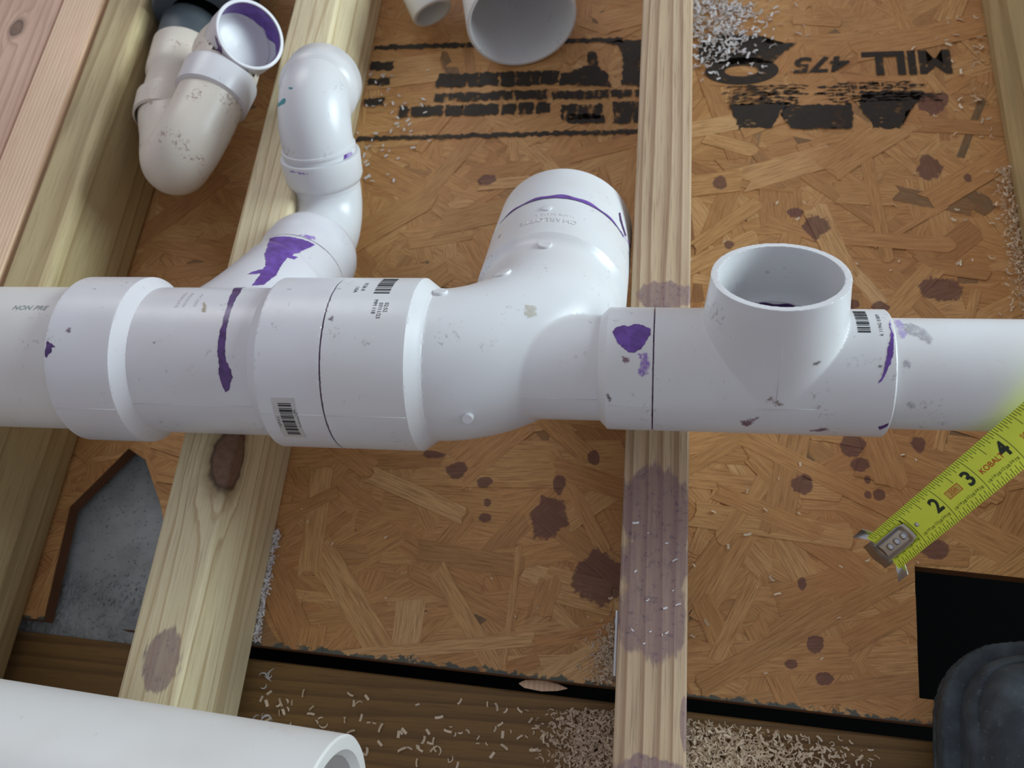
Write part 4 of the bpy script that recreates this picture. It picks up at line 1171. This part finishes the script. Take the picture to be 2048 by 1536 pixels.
for s in (.22, .45, .68):
    c = tape_pt(s, .0, .05); V, F = lathe([(-.02, .085), (.015, .082), (.035, .06), (.045, .03), (.048, .002)], c, tN * sgn, 24)
    mesh_obj('rivet', V, F, STEEL, hookp, sharp=60)
c = tape_pt(1.12, .0, .0); V, F = lathe([(-.01, .055), (.012, .05), (.02, .03), (.022, .001)], c, tN * sgn, 20)
mesh_obj('rivet', V, F, STEEL, blade, sharp=60)

# ------------------------------------------------------------------ boot
boot = thing('rubber_boot', 'scuffed dark blue-grey rubber boot toe at the lower right corner', 'boot', (9.6, -8, 0.03))
def rubber_mat():
    n = N('dark_rubber'); P = n.pos()
    a = n.noise(P, 40, 4); b = n.noise(P, 300, 4, .6)
    c = n.mix(n.smooth(a, .35, .7), lin(52, 62, 70), lin(80, 92, 100))
    c = n.mix(n.math('MULTIPLY', n.smooth(b, .58, .7), .5), c, lin(100, 108, 112))
    n.col(c); n.set(Roughness=.72); n.bump(b, .25, .0006); return n.m
BOOT = rubber_mat()
half = [(7.44, -13.0), (7.44, -9.0), (7.45, -7.5), (7.52, -6.5), (7.62, -5.93), (7.82, -5.47), (8.12, -5.09), (8.48, -4.83), (8.93, -4.67), (9.48, -4.60)]
pts = half + [(9.9, -4.63), (10.4, -4.8), (10.9, -5.15), (11.25, -5.6), (11.45, -6.2), (11.5, -7.0), (11.45, -9), (11.4, -13.0)]
cl = spline([(x, y, 0) for x, y in pts], 8)[:, :2]
tg = np.gradient(cl, axis=0); tg /= np.linalg.norm(tg, axis=1)[:, None]
nr = np.stack([tg[:, 1], -tg[:, 0]], 1)     # points inward to the right of travel
def layers(L, jag=None):
    V = []; n = len(cl)
    for z, ins, rise in L:
        wob = np.zeros(n) if jag is None else NP.uniform(-jag, jag, n)
        p = cl + nr * (ins + wob)[:, None] if not np.isscalar(ins + wob) else cl + nr * ins
        back = np.clip((-4.6 - cl[:, 1]) / 8.4, 0, 1)
        V.append(np.column_stack([p, z + rise * back]))
    V = np.concatenate(V); F = []
    for k in range(len(L) - 1):
        for j in range(n - 1): F.append((k * n + j, k * n + j + 1, (k + 1) * n + j + 1, (k + 1) * n + j))
    F.append(tuple(range((len(L) - 1) * n, len(L) * n)))
    F.append(tuple(range(n - 1, -1, -1)))
    return V, F
V, F = layers([(0.03, .10, 0), (0.10, .02, 0), (.35, 0.0, 0), (.40, .06, 0), (.46, 0.0, 0), (.95, 0.0, 0), (1.03, .04, 0), (1.05, .12, 0), (1.06, .5, 0)], jag=.018)
mesh_obj('sole', V, F, BOOT, boot, sharp=50)
V, F = layers([(.9, .34, 0), (1.1, .36, .2), (1.45, .38, .5), (1.55, .46, .6), (1.60, .52, .6), (1.58, .56, .7), (1.75, .62, 1.2), (2.0, .85, 1.9), (2.15, 1.2, 2.6), (2.2, 1.6, 3.0)])
mesh_obj('upper', V, F, BOOT, boot, sharp=70)

# ------------------------------------------------------------------ strap screwed to the striped joist
strap = thing('steel_strap', 'thin galvanised steel strap screwed to the left side of the striped joist', 'bracket', (.24, -5.6, .2))
V, F = box(.19, .265, -6.3, -4.85, .08, 2.9, .015, 2); mesh_obj('plate', V, F, STEEL, strap, sharp=40)
for y, z in ((-5.0, 2.4), (-5.35, 1.7), (-5.75, 2.3), (-6.1, 1.5)):
    V, F = lathe([(0, .12), (.03, .12), (.06, .09), (.07, .01)], (.19, y, z), (-1, 0, 0), 20)
    mesh_obj('screw_head', V, F, STEEL_DULL, strap, sharp=40)

# splinter of wood on the rim gap
V, F = lathe([(0, .01), (.15, .10), (.6, .14), (1.0, .09), (1.25, .01)], (-2.35, -6.2, -.36), (1, -.03, .02), 12)
V[:, 2] = -.36 + (V[:, 2] + .36) * .25
tag(mesh_obj('wood_splinter', V, F, PALE, None, sharp=40), 'pinkish wood splinter bridging the black gap beside the striped joist', 'splinter')

# ------------------------------------------------------------------ stamped ink on the board
def ink_mat(name, keep=.5, gaps=0.0):
    n = N(name); P = n.pos()
    a = n.noise(n.scaled(P, 1, 3.2, 1), 190, 4, .65); b = n.noise(P, 70, 3, .5)
    n.col(n.mix(n.noise(P, 90, 2), lin(34, 30, 26), lin(54, 46, 38)))
    n.set(Roughness=.7)
    v = n.math('ADD', n.math('MULTIPLY', a, .6), n.math('MULTIPLY', b, .4))
    if gaps:
        gp_ = n.noise(n.scaled(P, 1, .22, 1), 270, 2, .5)
        v = n.math('ADD', n.math('MULTIPLY', v, 1 - gaps), n.math('MULTIPLY', gp_, gaps))
    n.set(Alpha=n.math('MULTIPLY', n.smooth(v, 1 - keep - .10, 1 - keep + .02), .93))
    return n.m
STAMP = ink_mat('stamp_ink', .555)
STAMP_THIN = ink_mat('worn_stamp_ink', .525, .55)
STAMP_LINE = ink_mat('letter_stamp_ink', .56, .5)
IZ = 0.040
def stamp(name, V, F, mat=STAMP):
    V = np.asarray(V, float)
    if V.shape[1] == 2: V = np.column_stack([V, np.full(len(V), IZ)])
    return mesh_obj(name, V, F, mat, floor, smooth=False)
def stamp_text(s, cx, cy, w, h, offset, mat=STAMP, shear=0):
    V, F = text_geo(s, 1.0, offset, shear)
    x0, x1, y0, y1 = V[:, 0].min(), V[:, 0].max(), V[:, 1].min(), V[:, 1].max()
    x = (V[:, 0] - (x0 + x1) / 2) / (x1 - x0) * w; y = (V[:, 1] - (y0 + y1) / 2) / (y1 - y0) * h
    return stamp('stamped_text', np.column_stack([cx - x, cy - y]), F, mat)
stamp_text('MILL', 8.72, 13.98, 2.75, 1.02, .042)
stamp_text('475', 6.07, 14.02, 1.8, .70, .03, STAMP, .15)
# broad worn letters of the trade mark, upside down in the photograph
def poly_stamp(name, pts, mat=STAMP):
    out = []
    for i in range(len(pts)):
        a, b = np.array(pts[i]), np.array(pts[(i + 1) % len(pts)])
        k = max(1, int(np.linalg.norm(b - a) / .09))
        for j in range(k): out.append(a + (b - a) * j / k + NP.uniform(-.05, .05, 2))
    bm = bmesh.new(); f = bm.faces.new([bm.verts.new((p[0], p[1], 0)) for p in out])
    bmesh.ops.triangulate(bm, faces=[f])
    V = [(v.co.x, v.co.y) for v in bm.verts]; F = [tuple(v.index for v in f.verts) for f in bm.faces]; bm.free()
    return stamp(name, V, F, mat)
poly_stamp('stamped_letter', [(7.5, 11.3), (8.3, 11.28), (8.55, 11.9), (8.95, 12.4), (9.2, 12.75), (7.3, 12.75), (7.1, 12.2), (7.35, 11.8)])
poly_stamp('stamped_letter', [(5.0, 11.36), (6.9, 11.33), (6.95, 12.3), (5.0, 12.35), (4.7, 12.0)])
poly_stamp('stamped_letter', [(3.4, 11.42), (4.4, 11.4), (4.75, 12.1), (5.0, 12.45), (3.1, 12.45), (3.2, 12.0)])
for k in range(7):
    y = 12.42 + k * .125; 
    poly_stamp('stamped_streak', [(2.75 + rng.uniform(0, .5), y - .03), (5.2 + rng.uniform(-.6, .6), y - .03), (5.2 + rng.uniform(-.6, .4), y + .02), (2.9 + rng.uniform(0, .5), y + .02)], STAMP_THIN)
    poly_stamp('stamped_streak', [(6.0 + rng.uniform(-.4, .7), y - .03), (9.2 + rng.uniform(-.5, .6), y - .03), (9.2 + rng.uniform(-.6, .4), y + .025), (6.2 + rng.uniform(-.3, .5), y + .025)], STAMP_THIN)
# round emblem
def ring(cx, cy, ax, ay, bx_, by_, k=48):
    V = []; F = []
    for i in range(k):
        t = 2 * math.pi * i / k
        V += [(cx + ax * math.cos(t), cy + ay * math.sin(t)), (cx + bx_ * math.cos(t), cy + by_ * math.sin(t))]
    for i in range(k):
        j = (i + 1) % k; F.append((2 * i, 2 * i + 1, 2 * j + 1, 2 * j))
    return V, F
stamp('stamped_emblem', *ring(3.5, 13.85, .55, .24, 1.2, .60))
poly_stamp('stamped_emblem', [(2.1, 14.2), (4.5, 14.15), (4.75, 14.5), (5.3, 15.0), (4.4, 15.0), (4.2, 15.4), (2.9, 15.5), (2.1, 15.1)])
# frame and worn lines of print in the middle bay
def bar(x0, x1, y0, y1, mat=STAMP, sl=0.0):
    poly_stamp('stamped_line', [(x0, y0), (x1, y0 + sl), (x1, y1 + sl), (x0, y1)], mat)
bar(-9.5, -.5, 15.40, 15.62, STAMP, -.05); bar(-9.5, .2, 11.24, 11.42, STAMP, .06)
poly_stamp('stamped_line', [(-1.2, 15.35), (-.4, 15.45), (.2, 15.4), (.24, 13.3), (-.45, 13.4), (-.5, 14.9), (-.75, 15.25)])
bar(-6.95, -4.75, 13.55, 14.15, STAMP_LINE); bar(-4.68, -3.3, 13.5, 14.15, STAMP_LINE); bar(-3.25, -2.65, 13.55, 14.12, STAMP_LINE)
poly_stamp('stamped_line', [(-2.6, 13.5), (-.85, 13.35), (-.95, 13.9), (-1.3, 14.3), (-1.45, 14.95), (-1.7, 14.95), (-1.65, 14.4), (-2.0, 14.15), (-2.55, 13.95)])
bar(-6.95, -5.0, 12.9, 13.25, STAMP_THIN); bar(-4.95, -3.0, 12.88, 13.28, STAMP_THIN); bar(-2.8, -.9, 12.85, 13.2, STAMP_THIN); bar(-.8, .2, 12.85, 13.2, STAMP_THIN)
for x0, x1 in ((-8.15, -7.8), (-7.7, -6.6), (-6.5, -5.9), (-5.85, -4.6), (-4.5, -4.05), (-3.9, -3.4), (-3.3, -2.85)): bar(x0, x1, 12.25, 12.72, STAMP_LINE)
bar(-2.45, -1.1, 11.95, 12.6, STAMP_THIN); bar(-2.2, -1.0, 11.8, 12.15); bar(-.7, .2, 11.75, 12.65, STAMP_THIN)
bar(-9.5, -8.65, 14.42, 14.82); bar(-9.5, -8.65, 13.72, 14.05); bar(-9.5, -8.75, 12.8, 13.12)

# ------------------------------------------------------------------ shavings and sawdust
SHAV = plain('white_plastic_shaving', lin(226, 224, 226), 0.5)
SHAV_TAN = plain('tan_shaving', lin(240, 222, 194), 0.7)
DUST = plain('sawdust', lin(220, 198, 172), 0.85)
def curl(L, w, bendr, twist=0.0, seg=4, lift=0.0):
    V = []; 
    for i in range(seg + 1):
        t = i / seg - .5
        a = t * bendr
        x = (math.sin(a) / bendr * L) if abs(bendr) > .05 else t * L
        y = ((1 - math.cos(a)) / bendr * L) if abs(bendr) > .05 else 0
        z = .012 + lift * (t * t)
        V += [(x, y - w / 2, z), (x, y + w / 2, z + twist * w)]
    F = [(2 * i, 2 * i + 1, 2 * i + 3, 2 * i + 2) for i in range(seg)]
    n = len(V)
    V2 = [(x, y, z - .010) for x, y, z in V]
    F2 = [tuple(n + k for k in reversed(f)) for f in F]
    side = []
    for i in range(seg):
        side += [(2 * i, 2 * i + 2, n + 2 * i + 2, n + 2 * i), (2 * i + 1, n + 2 * i + 1, n + 2 * i + 3, 2 * i + 3)]
    side += [(0, n, n + 1, 1), (2 * seg, 2 * seg + 1, n + 2 * seg + 1, n + 2 * seg)]
    return np.array(V + V2), F + F2 + side
SHAPES = [(.16, .045, .4, .5, 3, .0), (.12, .05, .1, .2, 2, .0), (.10, .03, 1.2, .4, 4, .05), (.20, .022, 2.4, .3, 6, .06), (.14, .036, .8, .8, 3, .05), (.34, .025, 2.9, .2, 8, .10)]
proto = {}
def shaving_mesh(k, mat):
    key = (k, mat.name)
    if key not in proto:
        V, F = curl(*SHAPES[k])
        me = bpy.data.meshes.new('shaving'); me.from_pydata((V * I).tolist(), [], F); me.update(); me.materials.append(mat)
        proto[key] = me
    return proto[key]
def scatter(n, fn, z, mat, label, group, kinds=(0, 1, 2, 3, 4), smin_=.7, smax=1.3):
    for _ in range(n):
        x, y = fn()
        if mat is not SHAV and False: pass
        o = bpy.data.objects.new('plastic_shaving', shaving_mesh(rng.choice(kinds), mat)); COL.objects.link(o)
        o.location = (x * I, y * I, z * I); s = rng.uniform(smin_, smax)
        o.scale = (s, s, s); o.rotation_euler = (0, 0, rng.uniform(0, 6.28))
        tag(o, label, 'shaving', group)
scatter(105, lambda: (rng.uniform(-9.3, -.9), rng.uniform(-8.3, -6.75)), -.455, SHAV_TAN, 'small pale shaving lying loose on the olive rim beam', 'shavings on the rim beam', (0, 0, 1, 4, 4, 2, 3), .8, 1.6)
scatter(9, lambda: (rng.uniform(-9.45, -8.9), rng.uniform(-7.6, -6.4)), -.455, SHAV, 'long curled white shaving on the rim beam by the knotty joist', 'long curls by the knotty joist', (5, 3), .8, 1.5)
scatter(60, lambda: (-9.5 + abs(rng.gauss(0, 1.2)), rng.uniform(9.5, 14.5)), .045, SHAV, 'white shaving on the printed board beside the knotty joist', 'white shavings beside the knotty joist', (0, 1, 2), .7, 1.5)
scatter(55, lambda: (rng.uniform(1.9, 8.0), rng.uniform(-5.8, 8.5)), .045, SHAV_TAN, 'small pale shaving on the bare board right of the striped joist', 'shavings right of the striped joist', (0, 1, 2, 4), .6, 1.3)
scatter(60, lambda: (11.2 - abs(rng.gauss(0, .9)), rng.uniform(6, 16)), .045, SHAV_TAN, 'thin tan shaving on the board near the right joist', 'shavings near the right joist', (0, 3, 4), .6, 1.4)
scatter(14, lambda: (rng.uniform(.5, 1.6), rng.uniform(-6.2, -2.4)), 3.505, SHAV, 'tiny shaving stuck on top of the purple stained joist', 'shavings on the striped joist', (0, 1, 2), .5, 1.0)
scatter(12, lambda: (rng.uniform(-9.0, -1.0), rng.uniform(-5.4, -1.5)), .045, SHAV_TAN, 'tiny pale speck of shaving on the board below the pipe', 'specks below the pipe', (1, 2), .4, .8)

def pile(name, n, fn, mat, label, cat, kinds=(0, 1, 2, 3, 4), smin_=.5, smax=1.2):
    parts = []
    for _ in range(n):
        x, y, z = fn(); k = rng.choice(kinds); s = rng.uniform(smin_, smax)
        V, F = curl(SHAPES[k][0], SHAPES[k][1], SHAPES[k][2], SHAPES[k][3], 2, SHAPES[k][5])
        E_ = Matrix.Rotation(rng.uniform(0, 6.28), 3, 'Z') @ Matrix.Rotation(rng.gauss(0, .45), 3, 'X') @ Matrix.Rotation(rng.gauss(0, .35), 3, 'Y')
        V = (V * s) @ np.array(E_).T + np.array([x, y, z]); parts.append((V, F))
    V, F = join(*parts)
    return tag(mesh_obj(name, V, F, mat, None, smooth=False), label, cat, None, 'stuff')
def g(a, s): return rng.gauss(a, s)
def pileA():
    while True:
        x, y = g(2.5, .95), g(16.3, 1.15)
        if x > 1.83 and y > 13.4: return x, y, .05 + rng.random() * .16 * math.exp(-((x - 2.5) ** 2 + (y - 15.9) ** 2) / 1.6)
pile('shaving_pile', 800, pileA, SHAV, 'white plastic shavings heaped over the black round stamp by the striped joist', 'shavings', (0, 1, 2, 3, 4), .7, 1.7)
def pileB():
    y = rng.uniform(2.0, 9.6); x = 11.24 - abs(g(0, .22)); return x, y, .05 + rng.random() * .22 * (1 - (11.24 - x))
pile('sawdust_pile', 900, pileB, DUST, 'tan sawdust ridge along the foot of the right joist', 'sawdust', (0, 4, 2), .4, .9)
def pileC():
    while True:
        x, y = .22 - abs(g(0, .75)), g(-7.5, .55)
        if y < -6.7 and x > -2.2: return x, y, -.44 + rng.random() * .55 * max(0, 1 - (.22 - x) / 1.3)
pile('sawdust_pile', 1500, pileC, DUST, 'tan sawdust heap on the rim beam left of the striped joist', 'sawdust', (0, 1, 2, 4), .5, 1.1)
def pileC2():
    while True:
        x, y = .17 - abs(g(0, .32)), g(-5.55, .45)
        if y > -6.1: return x, y, .05 + rng.random() * .35 * max(0, 1 - (.17 - x) / .6)
pile('sawdust_pile', 650, pileC2, DUST, 'tan sawdust wedge on the board beside the steel strap', 'sawdust', (0, 2, 4), .4, .9)
def pileD():
    while True:
        x, y = 1.82 + abs(g(0, 1.7)), g(-7.55, .42)
        if y < -6.75 - (x - 1.8) * .05 and x < 6.4: return x, y, -.44 + rng.random() * .30 * max(0, 1 - (x - 1.8) / 4.4)
pile('shaving_pile', 1900, pileD, SHAV_TAN, 'pale shavings spread on the rim beam right of the striped joist', 'shavings', (0, 1, 2, 3, 4), .6, 1.2)
def pileE():
    y = rng.uniform(-5.7, -2.6); return -9.53 + abs(g(0, .07)), y, .05 + rng.random() * .12
pile('shaving_pile', 420, pileE, SHAV, 'white shavings caught along the foot of the knotty joist', 'shavings', (0, 2, 4), .5, 1.0)
